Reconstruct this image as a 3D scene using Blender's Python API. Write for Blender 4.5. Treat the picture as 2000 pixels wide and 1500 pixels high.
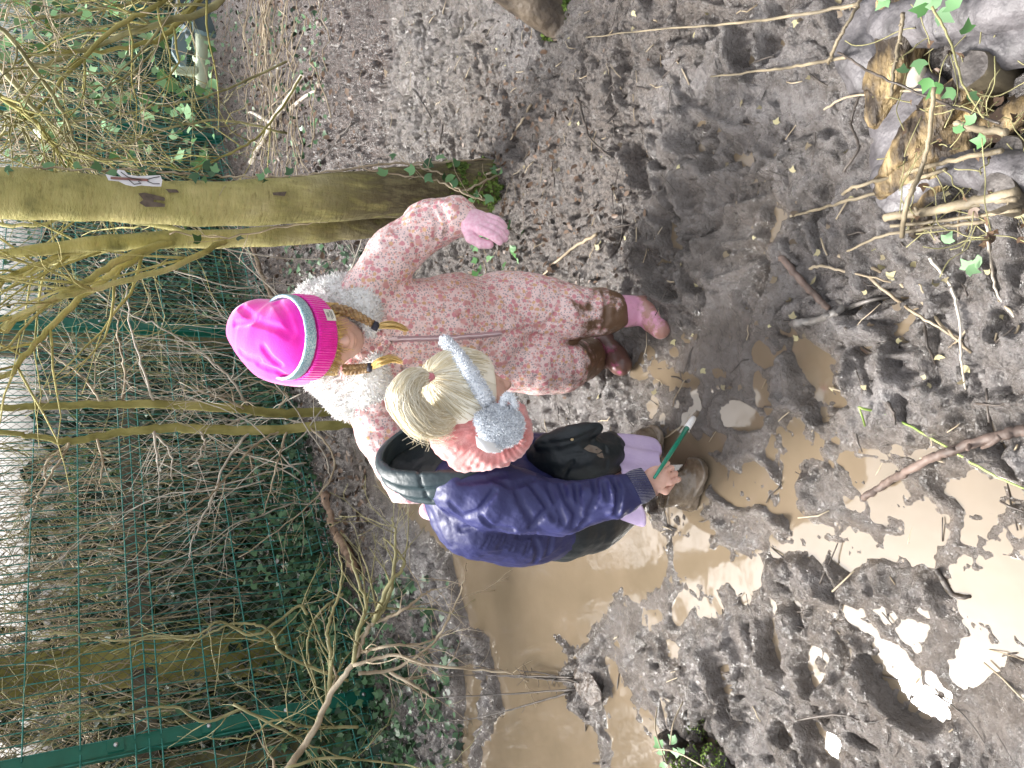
import bpy, math, random
import numpy as np
from mathutils import Vector, Matrix
R = math.radians
scene = bpy.context.scene
C = scene.collection
for o in list(bpy.data.objects): bpy.data.objects.remove(o)
rng = np.random.default_rng(7)
random.seed(7)

# ---------------------------------------------------------------- camera, sky, sun, exposure
CAMZ = 1.38; FPX = 1505.0; PITCH = R(30.5); ROLL = R(0.7)
_s, _c = math.sin(PITCH), math.cos(PITCH)
_r0 = np.array([1, 0, 0.]); _v0 = np.array([0, -_s, -_c]); FW = np.array([0, _c, -_s])
RT = _r0*math.cos(ROLL) - _v0*math.sin(ROLL)      # towards the picture's top edge (the phone was held sideways)
DN = _v0*math.cos(ROLL) + _r0*math.sin(ROLL)      # towards the picture's right edge
CAM = np.array([0, 0, CAMZ])
cd = bpy.data.cameras.new('camera'); cam = bpy.data.objects.new('camera', cd); C.objects.link(cam)
cd.sensor_width = 36; cd.lens = 36*FPX/2000; cd.clip_start = 0.02; cd.clip_end = 400
cam.matrix_world = Matrix(((DN[0], RT[0], -FW[0], 0), (DN[1], RT[1], -FW[1], 0), (DN[2], RT[2], -FW[2], CAMZ), (0, 0, 0, 1)))
scene.camera = cam
SUN_EL, SUN_AZ = R(50), R(-42)                    # azimuth from +Y towards +X
w = bpy.data.worlds.new('World'); scene.world = w; w.use_nodes = True
nt = w.node_tree; nt.nodes.clear()
sky = nt.nodes.new('ShaderNodeTexSky'); sky.sky_type = 'NISHITA'; sky.sun_disc = False
sky.sun_elevation = SUN_EL; sky.sun_rotation = SUN_AZ; sky.dust_density = 6; sky.air_density = 1.0; sky.ozone_density = 1
hs = nt.nodes.new('ShaderNodeHueSaturation'); hs.inputs['Saturation'].default_value = 0.25
bg = nt.nodes.new('ShaderNodeBackground'); bg.inputs[1].default_value = 0.15
wo = nt.nodes.new('ShaderNodeOutputWorld')
nt.links.new(sky.outputs[0], hs.inputs['Color']); nt.links.new(hs.outputs[0], bg.inputs[0]); nt.links.new(bg.outputs[0], wo.inputs[0])
sl = bpy.data.lights.new('sun', 'SUN'); sl.energy = 2.3; sl.angle = R(14); sl.color = (1, .97, .92)
so = bpy.data.objects.new('sun', sl); C.objects.link(so)
_d = Vector((math.sin(SUN_AZ)*math.cos(SUN_EL), math.cos(SUN_AZ)*math.cos(SUN_EL), math.sin(SUN_EL)))
so.rotation_euler = _d.to_track_quat('Z', 'Y').to_euler(); so.location = (0, 0, 8)
scene.view_settings.view_transform = 'Standard'; scene.view_settings.look = 'None'
scene.view_settings.exposure = 1.55; scene.view_settings.gamma = 1
scene.render.engine = 'CYCLES'
scene.cycles.max_bounces = 6; scene.cycles.transparent_max_bounces = 8

# ---------------------------------------------------------------- picture <-> place
def ray(x, y): return RT*((750-y)/FPX) + DN*((x-1000)/FPX) + FW
def G(x, y, z=0.0):
    d = ray(x, y); return CAM + d*((z-CAMZ)/d[2])
def at(x, y, Y):
    d = ray(x, y); return CAM + d*(Y/d[1])
def pr(px, P): return px/FPX*float((np.asarray(P)-CAM) @ FW)     # size in metres of px photo pixels at P
def proj(P):
    q = np.asarray(P)-CAM; z = q@FW
    return 1000+FPX*(q@DN)/z, 750-FPX*(q@RT)/z

# ---------------------------------------------------------------- noise
def _h(ix, iy, iz, s):
    n = (ix.astype(np.int64)*374761393 + iy.astype(np.int64)*668265263 + iz.astype(np.int64)*2147483647 + s*974634777) & 0xffffffff
    n = ((n ^ (n >> 13))*1274126177) & 0xffffffff
    n = ((n ^ (n >> 15))*2246822519) & 0xffffffff
    return ((n ^ (n >> 16)) & 0xffff)/65535.0
def vn(p, s=0):
    i = np.floor(p).astype(np.int64); f = p-i; f = f*f*f*(f*(f*6-15)+10)
    x, y, z = i[..., 0], i[..., 1], i[..., 2]; fx, fy, fz = f[..., 0], f[..., 1], f[..., 2]
    def L(a, b, t): return a+(b-a)*t
    a = L(L(_h(x, y, z, s), _h(x+1, y, z, s), fx), L(_h(x, y+1, z, s), _h(x+1, y+1, z, s), fx), fy)
    b = L(L(_h(x, y, z+1, s), _h(x+1, y, z+1, s), fx), L(_h(x, y+1, z+1, s), _h(x+1, y+1, z+1, s), fx), fy)
    return L(a, b, fz)*2-1
def fbm(p, s=0, o=3, ridged=False):
    r = 0; a = 1.0; t = 0
    for k in range(o):
        n = vn(p*(2.03**k), s+k*17)
        if ridged: n = 1-2*np.abs(n)
        r = r+a*n; t += a; a *= .5
    return r/t
def sstep(a, b, x):
    t = np.clip((x-a)/(b-a), 0, 1); return t*t*(3-2*t)

# ---------------------------------------------------------------- objects
def tag(o, label=None, cat=None, group=None, kind=None):
    if label: o['label'] = label
    if cat: o['category'] = cat
    if group: o['group'] = group
    if kind: o['kind'] = kind
    return o
def empty(name, loc=(0, 0, 0), label=None, cat=None, group=None):
    o = bpy.data.objects.new(name, None); C.objects.link(o); o.location = tuple(float(v) for v in loc); o.empty_display_size = .1
    return tag(o, label, cat, group)
def mk(name, V, F, m, parent=None, smooth=True, mats=None, fm=None):
    """V world coordinates; linked as one mesh object, child of parent keeps its place."""
    me = bpy.data.meshes.new(name); V = np.asarray(V, float)
    if isinstance(F, np.ndarray):
        n, k = F.shape
        me.vertices.add(len(V)); me.vertices.foreach_set('co', V.astype(np.float32).ravel())
        me.loops.add(n*k); me.loops.foreach_set('vertex_index', F.astype(np.int32).ravel())
        me.polygons.add(n); me.polygons.foreach_set('loop_start', np.arange(0, n*k, k, dtype=np.int32))
        me.update(calc_edges=True)
    else:
        me.from_pydata([tuple(v) for v in V], [], F)
    if smooth: me.polygons.foreach_set('use_smooth', np.ones(len(me.polygons), dtype=bool))
    for q in (mats or [m]): me.materials.append(q)
    if fm is not None: me.polygons.foreach_set('material_index', np.asarray(fm, np.int32))
    me.update()
    o = bpy.data.objects.new(name, me); C.objects.link(o)
    if parent is not None:
        o.parent = parent
        o.matrix_parent_inverse = Matrix.Identity(4)
        loc = Vector(parent.location)
        p = parent.parent
        while p is not None: loc += Vector(p.location); p = p.parent
        o.location = -loc if parent.type == 'EMPTY' else (0, 0, 0)
    return o
class MB:
    """collects pieces of one part"""
    def __init__(s): s.V = []; s.Q = []; s.n = 0; s.F = []
    def add(s, V, F):
        V = np.asarray(V, float)
        s.V.append(V)
        if isinstance(F, np.ndarray) and F.shape[1] == 4: s.Q.append(F+s.n)
        else: s.F += [tuple(i+s.n for i in f) for f in F]
        s.n += len(V); return s
    def tube(s, P, r, k=6, caps=True):
        P = np.asarray(P, float); n = len(P); r = np.atleast_1d(np.asarray(r, float)); r = np.interp(np.linspace(0, 1, n), np.linspace(0, 1, len(r)), r) if len(r) > 1 else np.full(n, r[0])
        T = np.gradient(P, axis=0); T /= np.linalg.norm(T, axis=1)[:, None]+1e-12
        a = np.array([0, 0, 1.]) if abs(T[0][2]) < .8 else np.array([1., 0, 0])
        N = np.zeros_like(P)
        for i in range(n):
            a = a - T[i]*(a@T[i]); a /= np.linalg.norm(a)+1e-12; N[i] = a
        B = np.cross(T, N); th = np.arange(k)*2*np.pi/k
        V = P[:, None]+r[:, None, None]*(N[:, None]*np.cos(th)[None, :, None]+B[:, None]*np.sin(th)[None, :, None])
        i = np.arange(n-1)[:, None]*k; j = np.arange(k)[None]; j2 = (j+1) % k
        Q = np.stack([i+j, i+j2, i+k+j2, i+k+j], -1).reshape(-1, 4)
        s.add(V.reshape(-1, 3), Q)
        if caps:
            b = s.n-n*k; s.F.append(tuple(b+np.arange(k)[::-1])); s.F.append(tuple(b+(n-1)*k+np.arange(k)))
        return s
    def box(s, c, sz, M=None, bev=0):
        c = np.asarray(c, float); h = np.asarray(sz, float)/2
        V = np.array([[x, y, z] for x in (-1, 1) for y in (-1, 1) for z in (-1, 1)])*h
        if M is not None: V = V@np.asarray(M, float).T
        s.add(V+c, [(0, 1, 3, 2), (4, 6, 7, 5), (0, 4, 5, 1), (2, 3, 7, 6), (0, 2, 6, 4), (1, 5, 7, 3)]); return s
    def build(s, name, m, parent=None, smooth=True, **k):
        V = np.concatenate(s.V)
        if s.F:
            F = [tuple(int(v) for v in q) for a in s.Q for q in a] + [tuple(int(v) for v in f) for f in s.F]
        else: F = np.concatenate(s.Q)
        return mk(name, V, F, m, parent, smooth, **k)
def sm(P, n=8):
    """Catmull-Rom through the points (also carries extra columns such as the radius)"""
    P = np.asarray(P, float)
    if len(P) < 3: return np.array([P[0]+(P[-1]-P[0])*t for t in np.linspace(0, 1, n)])
    Q = np.vstack([2*P[0]-P[1], P, 2*P[-1]-P[-2]]); out = []
    for i in range(1, len(Q)-2):
        for t in np.linspace(0, 1, n, endpoint=False):
            a, b, c, d = Q[i-1], Q[i], Q[i+1], Q[i+2]
            out.append(.5*((2*b)+(-a+c)*t+(2*a-5*b+4*c-d)*t*t+(-a+3*b-3*c+d)*t**3))
    out.append(P[-1]); return np.array(out)

# ---------------------------------------------------------------- materials
def mat(name, c1, c2=None, scale=20, rough=.6, bump=0, bscale=None, spec=.5, detail=5, stretch=(1, 1, 1), sheen=0, pos=(.35, .65), rough2=None, coat=0, sss=0, c3=None):
    m = bpy.data.materials.new(name); m.use_nodes = True; t = m.node_tree; N = t.nodes; L = t.links
    b = N['Principled BSDF']; b.inputs['Roughness'].default_value = rough; b.inputs['Specular IOR Level'].default_value = spec
    b.inputs['Base Color'].default_value = (*c1, 1)
    if sheen: b.inputs['Sheen Weight'].default_value = sheen; b.inputs['Sheen Roughness'].default_value = .4
    if coat: b.inputs['Coat Weight'].default_value = coat; b.inputs['Coat Roughness'].default_value = .1
    if sss: b.inputs['Subsurface Weight'].default_value = sss; b.inputs['Subsurface Radius'].default_value = (.01, .004, .002); b.inputs['Subsurface Scale'].default_value = 1
    tc = N.new('ShaderNodeTexCoord'); mp = N.new('ShaderNodeMapping'); mp.inputs['Scale'].default_value = stretch
    L.new(tc.outputs['Object'], mp.inputs[0])
    if c2 is not None:
        n = N.new('ShaderNodeTexNoise'); n.inputs['Scale'].default_value = scale; n.inputs['Detail'].default_value = detail
        L.new(mp.outputs[0], n.inputs['Vector'])
        r = N.new('ShaderNodeValToRGB'); e = r.color_ramp.elements
        e[0].position, e[1].position = pos; e[0].color = (*c1, 1); e[1].color = (*c2, 1)
        if c3 is not None: q = e.new((pos[0]+pos[1])/2); q.color = (*c3, 1)
        L.new(n.outputs['Fac'], r.inputs[0]); L.new(r.outputs[0], b.inputs['Base Color'])
        if rough2 is not None:
            mr = N.new('ShaderNodeMapRange'); mr.inputs['From Min'].default_value = .3; mr.inputs['From Max'].default_value = .7
            mr.inputs['To Min'].default_value = rough; mr.inputs['To Max'].default_value = rough2
            L.new(n.outputs['Fac'], mr.inputs['Value']); L.new(mr.outputs[0], b.inputs['Roughness'])
    if bump:
        n2 = N.new('ShaderNodeTexNoise'); n2.inputs['Scale'].default_value = bscale or scale*3; n2.inputs['Detail'].default_value = 4
        L.new(mp.outputs[0], n2.inputs['Vector'])
        bp = N.new('ShaderNodeBump'); bp.inputs['Distance'].default_value = bump; bp.inputs['Strength'].default_value = 1
        L.new(n2.outputs['Fac'], bp.inputs['Height']); L.new(bp.outputs[0], b.inputs['Normal'])
    return m
def node(m, kind, **k):
    n = m.node_tree.nodes.new(kind)
    for a, b in k.items():
        if a.startswith('i_'): n.inputs[a[2:].replace('_', ' ')].default_value = b
        else: setattr(n, a, b)
    return n
def lk(m, a, b): m.node_tree.links.new(a, b)
M = {}
M['green_metal'] = mat('green_metal', (.003, .10, .065), (.004, .13, .09), 15, .35)
M['wire'] = mat('green_wire', (.01, .13, .10), (.04, .23, .19), 30, .3)
M['old_wire'] = mat('old_wire', (.06, .07, .06), (.15, .15, .13), 30, .5)
M['steel'] = mat('steel', (.55, .55, .55), rough=.3)
M['steel'].node_tree.nodes['Principled BSDF'].inputs['Metallic'].default_value = .8
M['bark_green'] = mat('algae_green_bark', (.20, .18, .06), (.38, .34, .13), 9, .8, .004, 60, spec=.2, c3=(.29, .265, .09), stretch=(1, 1, .8))
M['bark_dark'] = mat('dark_wet_bark', (.05, .04, .03), (.17, .14, .09), 14, .6, .006, 50, stretch=(1, 1, .35))
M['twig_green'] = mat('green_twig_bark', (.16, .15, .06), (.36, .33, .16), 12, .7, .001, 150)
M['twig_tan'] = mat('tan_twig_bark', (.25, .19, .12), (.5, .42, .30), 12, .7, .001, 150)
M['twig_pale'] = mat('pale_dead_twig', (.36, .31, .25), (.6, .55, .47), 12, .7)
M['twig_dark'] = mat('dark_wet_twig', (.03, .024, .02), (.10, .08, .065), 25, .45, .001, 150)
M['twig_red'] = mat('reddish_stick_bark', (.06, .042, .034), (.19, .135, .11), 18, .6, .002, 120)
def leafmat(name, a, b, rough=.45):
    m = mat(name, a, b, 1.7, rough, spec=.35)
    g = m.node_tree.nodes; ge = node(m, 'ShaderNodeNewGeometry')
    rp = [n for n in g if n.type == 'VALTORGB'][0]
    mx = node(m, 'ShaderNodeMath', operation='ADD'); nz = [n for n in g if n.type == 'TEX_NOISE'][0]
    ml = node(m, 'ShaderNodeMath', operation='MULTIPLY_ADD'); ml.inputs[1].default_value = .5; ml.inputs[2].default_value = -.25
    lk(m, ge.outputs['Random Per Island'], ml.inputs[0]); lk(m, nz.outputs['Fac'], mx.inputs[0]); lk(m, ml.outputs[0], mx.inputs[1]); lk(m, mx.outputs[0], rp.inputs[0])
    return m
M['ivy'] = leafmat('ivy_leaf', (.012, .035, .014), (.075, .16, .07), .35)
M['ivy_dark'] = leafmat('dark_ivy_leaf', (.008, .020, .009), (.028, .06, .026), .65)
M['ivy_young'] = leafmat('young_ivy_leaf', (.08, .2, .06), (.25, .42, .22), .4)
M['litter'] = leafmat('leaf_litter', (.02, .014, .010), (.13, .08, .05), .45)
M['litter_pale'] = leafmat('pale_litter', (.12, .09, .06), (.40, .36, .20), .6)
M['moss'] = leafmat('moss', (.05, .09, .012), (.16, .24, .05), .8)
# ---------------------------------------------------------------- the mud
POND = [
 [(885,1030),(886,1110),(905,1190),(918,1225),(955,1250),(970,1320),(985,1390),(960,1420),(935,1500),(930,1560),(1180,1560),(1175,1440),(1150,1395),(1110,1350),(1100,1310),(1120,1290),(1100,1265),(1085,1235),(1120,1262),(1140,1270),(1165,1235),(1180,1205),(1190,1180),(1210,1165),(1250,1155),(1290,1130),(1305,1080),(1290,1020),(1260,1000),(1180,980),(1000,1000)],
 [(1180,1290),(1200,1290),(1225,1330),(1255,1390),(1290,1440),(1320,1500),(1320,1560),(1200,1560),(1190,1430),(1170,1380),(1190,1360)],
 [(1290,850),(1345,800),(1350,785),(1310,790),(1290,750),(1240,735),(1235,715),(1300,720),(1370,745),(1374,790),(1352,830),(1390,860),(1414,900),(1402,960),(1385,1000),(1330,1010),(1280,980)],
 [(1340,1010),(1390,1000),(1400,1050),(1430,1080),(1485,1090),(1490,1150),(1465,1190),(1420,1165),(1360,1150),(1320,1110),(1310,1050)],
 [(1515,812),(1550,805),(1575,835),(1612,850),(1605,900),(1580,925),(1572,960),(1580,995),(1635,1020),(1640,1045),(1620,1066),(1560,1068),(1505,1066),(1495,1045),(1500,1035),(1540,1045),(1545,1020),(1535,1000),(1535,950),(1515,900)],
 [(1500,1060),(1620,1064),(1660,1030),(1700,1060),(1750,1040),(1748,1000),(1770,940),(1800,960),(1860,1000),(1850,1040),(1830,1090),(1900,1090),(2000,1080),(2080,1100),(2080,1400),(1980,1290),(1900,1230),(1850,1190),(1830,1130),(1790,1110),(1720,1080),(1680,1100),(1660,1135),(1620,1110),(1560,1092),(1510,1088)],
 [(1633,885),(1650,870),(1700,872),(1738,895),(1750,920),(1770,960),(1765,985),(1735,1000),(1700,980),(1670,950),(1645,920)],
 [(1850,930),(1900,910),(1960,930),(2000,960),(2080,1010),(1980,995),(1940,1000),(1890,985),(1850,960)],
 [(1530,1170),(1570,1165),(1620,1180),(1680,1190),(1700,1230),(1740,1260),(1800,1300),(1860,1340),(1868,1390),(1850,1415),(1800,1380),(1740,1310),(1700,1260),(1660,1240),(1640,1240),(1620,1210),(1570,1190)],
 [(1495,1170),(1527,1175),(1522,1230),(1537,1290),(1520,1300),(1503,1260)],
 [(1575,1235),(1600,1230),(1612,1260),(1615,1310),(1600,1348),(1580,1340),(1570,1290)],
 [(1640,1250),(1665,1260),(1665,1310),(1645,1300)],
 [(1480,720),(1500,735),(1492,755),(1512,790),(1492,812),(1470,780),(1465,740)],
 [(1555,680),(1570,662),(1600,680),(1625,690),(1630,730),(1615,755),(1660,760),(1672,790),(1640,805),(1620,790),(1585,795),(1560,750)],
 [(1505,470),(1510,395),(1540,410),(1545,450),(1522,488),(1475,497),(1480,485)],
 [(1580,1400),(1620,1410),(1652,1450),(1645,1492),(1600,1470)],
 [(1528,1405),(1560,1428),(1547,1452),(1530,1430)],
 [(1290,1230),(1340,1243),(1347,1288),(1308,1282)],
 [(744,125),(766,125),(766,168),(748,168)], [(752,252),(766,252),(764,282),(753,282)], [(728,292),(748,292),(742,322),(728,322)],
 [(720,900),(770,925),(820,960),(866,1000),(884,1040),(870,1075),(830,1030),(770,985),(722,955)],
 [(905,1290),(930,1282),(950,1340),(958,1400),(930,1450),(925,1540),(900,1540),(905,1400)],
 [(1760,890),(1800,870),(1870,850),(1900,860),(1850,890),(1790,905)],
]
SHAL = [
 [(1110,1010),(1300,990),(1310,1130),(1200,1175),(1130,1110)],
 [(1230,1080),(1500,1060),(1500,1180),(1380,1240),(1300,1200),(1180,1310),(1190,1200)],
 [(1225,690),(1480,600),(1520,700),(1500,830),(1520,1040),(1400,1050),(1370,830),(1280,860)],
 [(1700,1000),(1860,960),(2060,1000),(2060,1120),(1880,1110),(1800,1130),(1700,1090)],
 [(1180,1280),(1260,1300),(1340,1500),(1180,1540)],
 [(690,860),(800,930),(900,1020),(890,1090),(780,1010),(690,930)],
 [(1640,850),(1770,850),(1800,980),(1860,1000),(1850,1100),(1700,1080),(1620,1030),(1600,900)],
 [(1690,1180),(1900,1190),(2060,1360),(2060,1460),(1880,1440),(1700,1240)],
]
def seg_sdf(px, py, poly):
    """signed distance to a polygon on the ground, negative inside"""
    d = np.full(px.shape, 1e9); ins = np.zeros(px.shape, bool); n = len(poly)
    for i in range(n):
        ax, ay = poly[i]; bx, by = poly[(i+1) % n]; ex, ey = bx-ax, by-ay
        t = np.clip(((px-ax)*ex+(py-ay)*ey)/(ex*ex+ey*ey+1e-12), 0, 1)
        d = np.minimum(d, (px-ax-ex*t)**2+(py-ay-ey*t)**2)
        c = ((ay > py) != (by > py)) & (px < (bx-ax)*(py-ay)/(by-ay+1e-15)+ax)
        ins ^= c
    return np.where(ins, -1, 1)*np.sqrt(d)
def gpoly(p): return [tuple(G(x, y)[:2]) for x, y in p]
WETP = [[(1460,1040),(2080,980),(2080,1540),(1600,1540),(1430,1300)], [(1180,1050),(1520,1020),(1520,1540),(1180,1540)], [(1290,280),(1480,250),(1560,560),(1480,1050),(1250,1050),(1240,560)], [(600,0),(1000,0),(980,300),(640,300)]]
WW = [gpoly(p) for p in WETP]
PP = [gpoly(p) for p in POND]; SS = [gpoly(p) for p in SHAL]
_fr = np.random.default_rng(5); FEET = []
for k in range(150):
    x, y = _fr.uniform(620, 2000), _fr.uniform(0, 1500); g = G(x, y)
    FEET.append((g[0], g[1], _fr.uniform(0, np.pi), _fr.uniform(.075, .105), _fr.uniform(.028, .04), _fr.uniform(.008, .024)))
for x, y, a in ((1350,1000,.3),(1430,950,1.4),(1330,480,.2),(1280,330,.5),(1370,420,.1),(1390,270,1.3),(1310,540,.9),(1760,1330,1.0),(1630,780,.1),(1500,960,1.2),(1345,1020,1.5),(1430,1330,.4),(1760,600,.4),(1790,660,.2),(1440,300,1.8),(1480,80,.2),(1400,60,1.4)):
    g = G(x, y); FEET.append((g[0], g[1], a, .10, .042, .034))
F0_ = (-1.53, 3.57); FN_ = (.7182, -.6958)
def lit0(P, px, py): return np.clip(.85*sstep(-.15, .45, fbm(P*1.4, 71, 2)+.9*sstep(3.0, 3.7, py)+.5*np.exp(-((px-.3)**2+(py-2.3)**2)/.5)), 0, 1)
def ground_h(px, py):
    P = np.stack([px, py, np.zeros_like(px)], -1)
    wx = fbm(P*9, 3, 5)*.030+fbm(P*42, 5, 2)*.008; wy = fbm(P*9+50, 9, 5)*.030+fbm(P*42+30, 15, 2)*.008
    near = (np.abs(px) < 4) & (py > .2) & (py < 9)
    sd = np.full(px.shape, 2.0); sh = np.full(px.shape, 2.0)
    qx, qy = (px+wx)[near], (py+wy)[near]
    a = np.full(qx.shape, 2.0); b = a.copy()
    for p in PP: a = np.minimum(a, seg_sdf(qx, qy, p))
    for p in SS: b = np.minimum(b, seg_sdf(qx, qy, p))
    sd[near] = a; sh[near] = b
    c_ = np.full(qx.shape, 2.0)
    for p in WW: c_ = np.minimum(c_, seg_sdf(qx, qy, p))
    ws = np.full(px.shape, 2.0); ws[near] = c_
    lump = fbm(P*16, 21, 4); fine = fbm(P*65, 31, 3); big = fbm(P*3.2, 41, 2); rid = fbm(P*11+7, 51, 3, True)
    cr = fbm(P*34, 61, 3, True); cr2 = fbm(P*78, 67, 2, True)
    far_ = sstep(2.0, 3.2, py); lum2 = fbm(P*np.array([20, 30, 1]), 81, 3)
    far_ = sstep(2.0, 3.2, py)
    Q1 = P+.11*np.stack([fbm(P*3.5, 201, 2), fbm(P*3.5+9, 203, 2), 0*px], -1); Q2 = Q1+.030*np.stack([fbm(Q1*13, 205, 2), fbm(Q1*13+5, 207, 2), 0*px], -1)
    fold = fbm(Q2*np.array([8, 11, 1]), 209, 3, True); cleft = sstep(.42, .85, fbm(Q2*np.array([11, 15, 1])+4, 213, 2, True)); cl2 = sstep(.5, .85, fbm(Q2*30, 217, 2, True))
    grain = .35+.65*np.maximum(far_, lit0(P, px, py))
    h = .032+.014*big+.012*lump+.014*fold-.026*cleft+.005*fine-.008*cl2+grain*(.008*cr+.004*cr2)+.012*far_*fbm(P*np.array([14, 34, 1]), 81, 3)-.022*far_*sstep(.45, .8, fbm(P*np.array([9, 26, 1])+5, 95, 3, True))
    h += .02*sstep(.0, .35, sd)
    foot = np.zeros_like(h); rim = np.zeros_like(h)
    for fx, fy, a_, l, w_, dp in FEET:
        m_ = (np.abs(px-fx) < .22) & (np.abs(py-fy) < .22)
        if not m_.any(): continue
        dx, dy = px[m_]-fx, py[m_]-fy; u = dx*np.cos(a_)+dy*np.sin(a_); v = -dx*np.sin(a_)+dy*np.cos(a_)
        v = v+.008*np.sin(u*30)
        e = np.sqrt((u/l)**2+(v/(w_*(1+.25*np.sign(u)*np.minimum(np.abs(u)/l, 1))))**2)
        foot[m_] = np.maximum(foot[m_], dp*(1-sstep(.72, 1.08, e))*(1+.2*np.sin(u*260)))
        rim[m_] = np.maximum(rim[m_], .55*dp*np.exp(-((e-1.22)/.2)**2))
    calm = sstep(3.2, 4.2, py)
    h = h-(foot)*(1-calm)+rim*(1-calm)
    shal = 1-sstep(-.03, .05, sh)
    hs_ = .001+.006*lump+.004*rid+.003*fine+.005*cr+.002*cr2-foot*.6+rim*.7
    h = h*(1-shal)+np.minimum(h, hs_)*shal
    inp = 1-sstep(-.012, .02, sd)                     # inside a puddle
    deep = 1-sstep(-.06, -.005, sd)
    hi_ = -.005-.02*deep+.005*lump+.003*fine+.003*cr+(.016*sstep(.12, .5, fbm(P*19, 77, 3))+.006*sstep(.2, .6, cr))*np.where(px*-1+.0*py > .0, 1, .5)*(py < 2.0)*(1-.6*deep)
    h = h*(1-inp)+np.minimum(h, hi_)*inp
    h += .004*np.exp(-((sd-.012)/.008)**2)
    h = np.where(near, h, np.maximum(h, .01)+.0)
    far = sstep(2.8, 4.0, py)
    h = np.where(far > 0, h*(1-far)+np.maximum(h, .004)*far, h)
    h += .05*sstep(4.0, 7, py)+.25*sstep(9, 30, py)*(.5+.5*big)
    wet = np.clip(np.maximum(np.maximum(shal*.8, 1-sstep(0, .055, sd)), (1-sstep(-.08, .08, ws))*(.35+.35*sstep(-.2, .3, fbm(P*7, 101, 3)))), 0, 1)
    tt = -((px-F0_[0])*FN_[0]+(py-F0_[1])*FN_[1]); grs = sstep(.05, .5, tt)
    lit = .85*sstep(-.15, .45, fbm(P*1.4, 71, 2)+.9*sstep(3.0, 3.7, py+.25*px*0)+.5*np.exp(-((px-.3)**2+(py-2.3)**2)/.5)-.35*sstep(.5, .0, sd))
    bank = sstep(3.15, 3.6, py+.25*fbm(P*2.5, 111, 3))*(.4+.6*sstep(-.2, .5, px))
    return h, wet, lit, grs, bank
def warp(a, lo, hi, far_lo, far_hi, step, g):
    c = list(np.arange(lo, hi, step)); s = step
    while c[-1] < far_hi: s *= g if s < .022 else 1.12; c.append(c[-1]+s)
    s = step; d = [lo]
    while d[-1] > far_lo: s *= g if s < .022 else 1.12; d.append(d[-1]-s)
    return np.array(d[:0:-1]+c)
GX = warp(0, -1.25, 1.7, -60, 60, .0060, 1.013); GY = warp(0, .62, 2.8, -60, 90, .0060, 1.009)
gx, gy = np.meshgrid(GX, GY); gh, gw, gl, gg, gb = ground_h(gx.ravel(), gy.ravel())
nx, ny = len(GX), len(GY); print('ground verts', nx*ny)
i = (np.arange(ny-1)[:, None]*nx+np.arange(nx-1)[None]).ravel()
m = bpy.data.materials.new('mud'); m.use_nodes = True; M['mud'] = m
b = m.node_tree.nodes['Principled BSDF']; tc = node(m, 'ShaderNodeTexCoord')
def noise(m, tc, s, d=6, ro=.6, vec=None):
    n = node(m, 'ShaderNodeTexNoise'); n.inputs['Scale'].default_value = s; n.inputs['Detail'].default_value = d; n.inputs['Roughness'].default_value = ro
    lk(m, vec or tc.outputs['Object'], n.inputs['Vector']); return n
def ramp(m, src, stops):
    r = node(m, 'ShaderNodeValToRGB'); e = r.color_ramp.elements
    e[0].position = stops[0][0]; e[0].color = (*stops[0][1], 1); e[1].position = stops[-1][0]; e[1].color = (*stops[-1][1], 1)
    for p, c in stops[1:-1]: q = e.new(p); q.color = (*c, 1)
    lk(m, src, r.inputs[0]); return r
def mix(m, fac, a, b_):
    x = node(m, 'ShaderNodeMix', data_type='RGBA')
    for s, i_ in ((fac, 0), (a, 6), (b_, 7)):
        if isinstance(s, tuple): x.inputs[i_].default_value = (*s, 1)
        elif isinstance(s, (int, float)): x.inputs[i_].default_value = s
        else: lk(m, s, x.inputs[i_])
    return x.outputs[2]
aw = node(m, 'ShaderNodeAttribute', attribute_name='wet'); al = node(m, 'ShaderNodeAttribute', attribute_name='litter')
n1 = noise(m, tc, 11, 9, .68); n2 = noise(m, tc, 90, 6, .7); n3 = noise(m, tc, 3, 3)
dry = ramp(m, n1.outputs['Fac'], [(.28, (.055, .045, .040)), (.42, (.145, .126, .113)), (.55, (.225, .203, .192)), (.72, (.32, .298, .288))]).outputs[0]
lit = ramp(m, n2.outputs['Fac'], [(.3, (.03, .021, .018)), (.48, (.10, .078, .064)), (.62, (.19, .158, .135)), (.8, (.32, .26, .20))]).outputs[0]
wetc = ramp(m, n1.outputs['Fac'], [(.3, (.085, .067, .053)), (.6, (.18, .15, .127)), (.8, (.26, .23, .208))]).outputs[0]
n6 = noise(m, tc, 46, 5, .7); sp_ = ramp(m, n6.outputs['Fac'], [(.32, (.5, .46, .43)), (.46, (1, 1, 1)), (.62, (1, 1, 1)), (.74, (1.3, 1.3, 1.32))]); mm_ = node(m, 'ShaderNodeMix', data_type='RGBA', blend_type='MULTIPLY'); mm_.inputs[0].default_value = 1; lk(m, dry, mm_.inputs[6]); lk(m, sp_.outputs[0], mm_.inputs[7]); c = mix(m, al.outputs['Fac'], mm_.outputs[2], lit); c = mix(m, aw.outputs['Fac'], c, wetc); ab = node(m, 'ShaderNodeAttribute', attribute_name='bank'); bc = ramp(m, n2.outputs['Fac'], [(.3, (.014, .009, .007)), (.5, (.055, .034, .026)), (.68, (.12, .08, .06)), (.82, (.24, .17, .12))]).outputs[0]; c = mix(m, ab.outputs['Fac'], c, bc); ag = node(m, 'ShaderNodeAttribute', attribute_name='grass'); gc = ramp(m, n2.outputs['Fac'], [(.3, (.006, .008, .004)), (.7, (.03, .045, .018))]).outputs[0]; c = mix(m, ag.outputs['Fac'], c, gc); lk(m, c, b.inputs['Base Color'])
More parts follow.
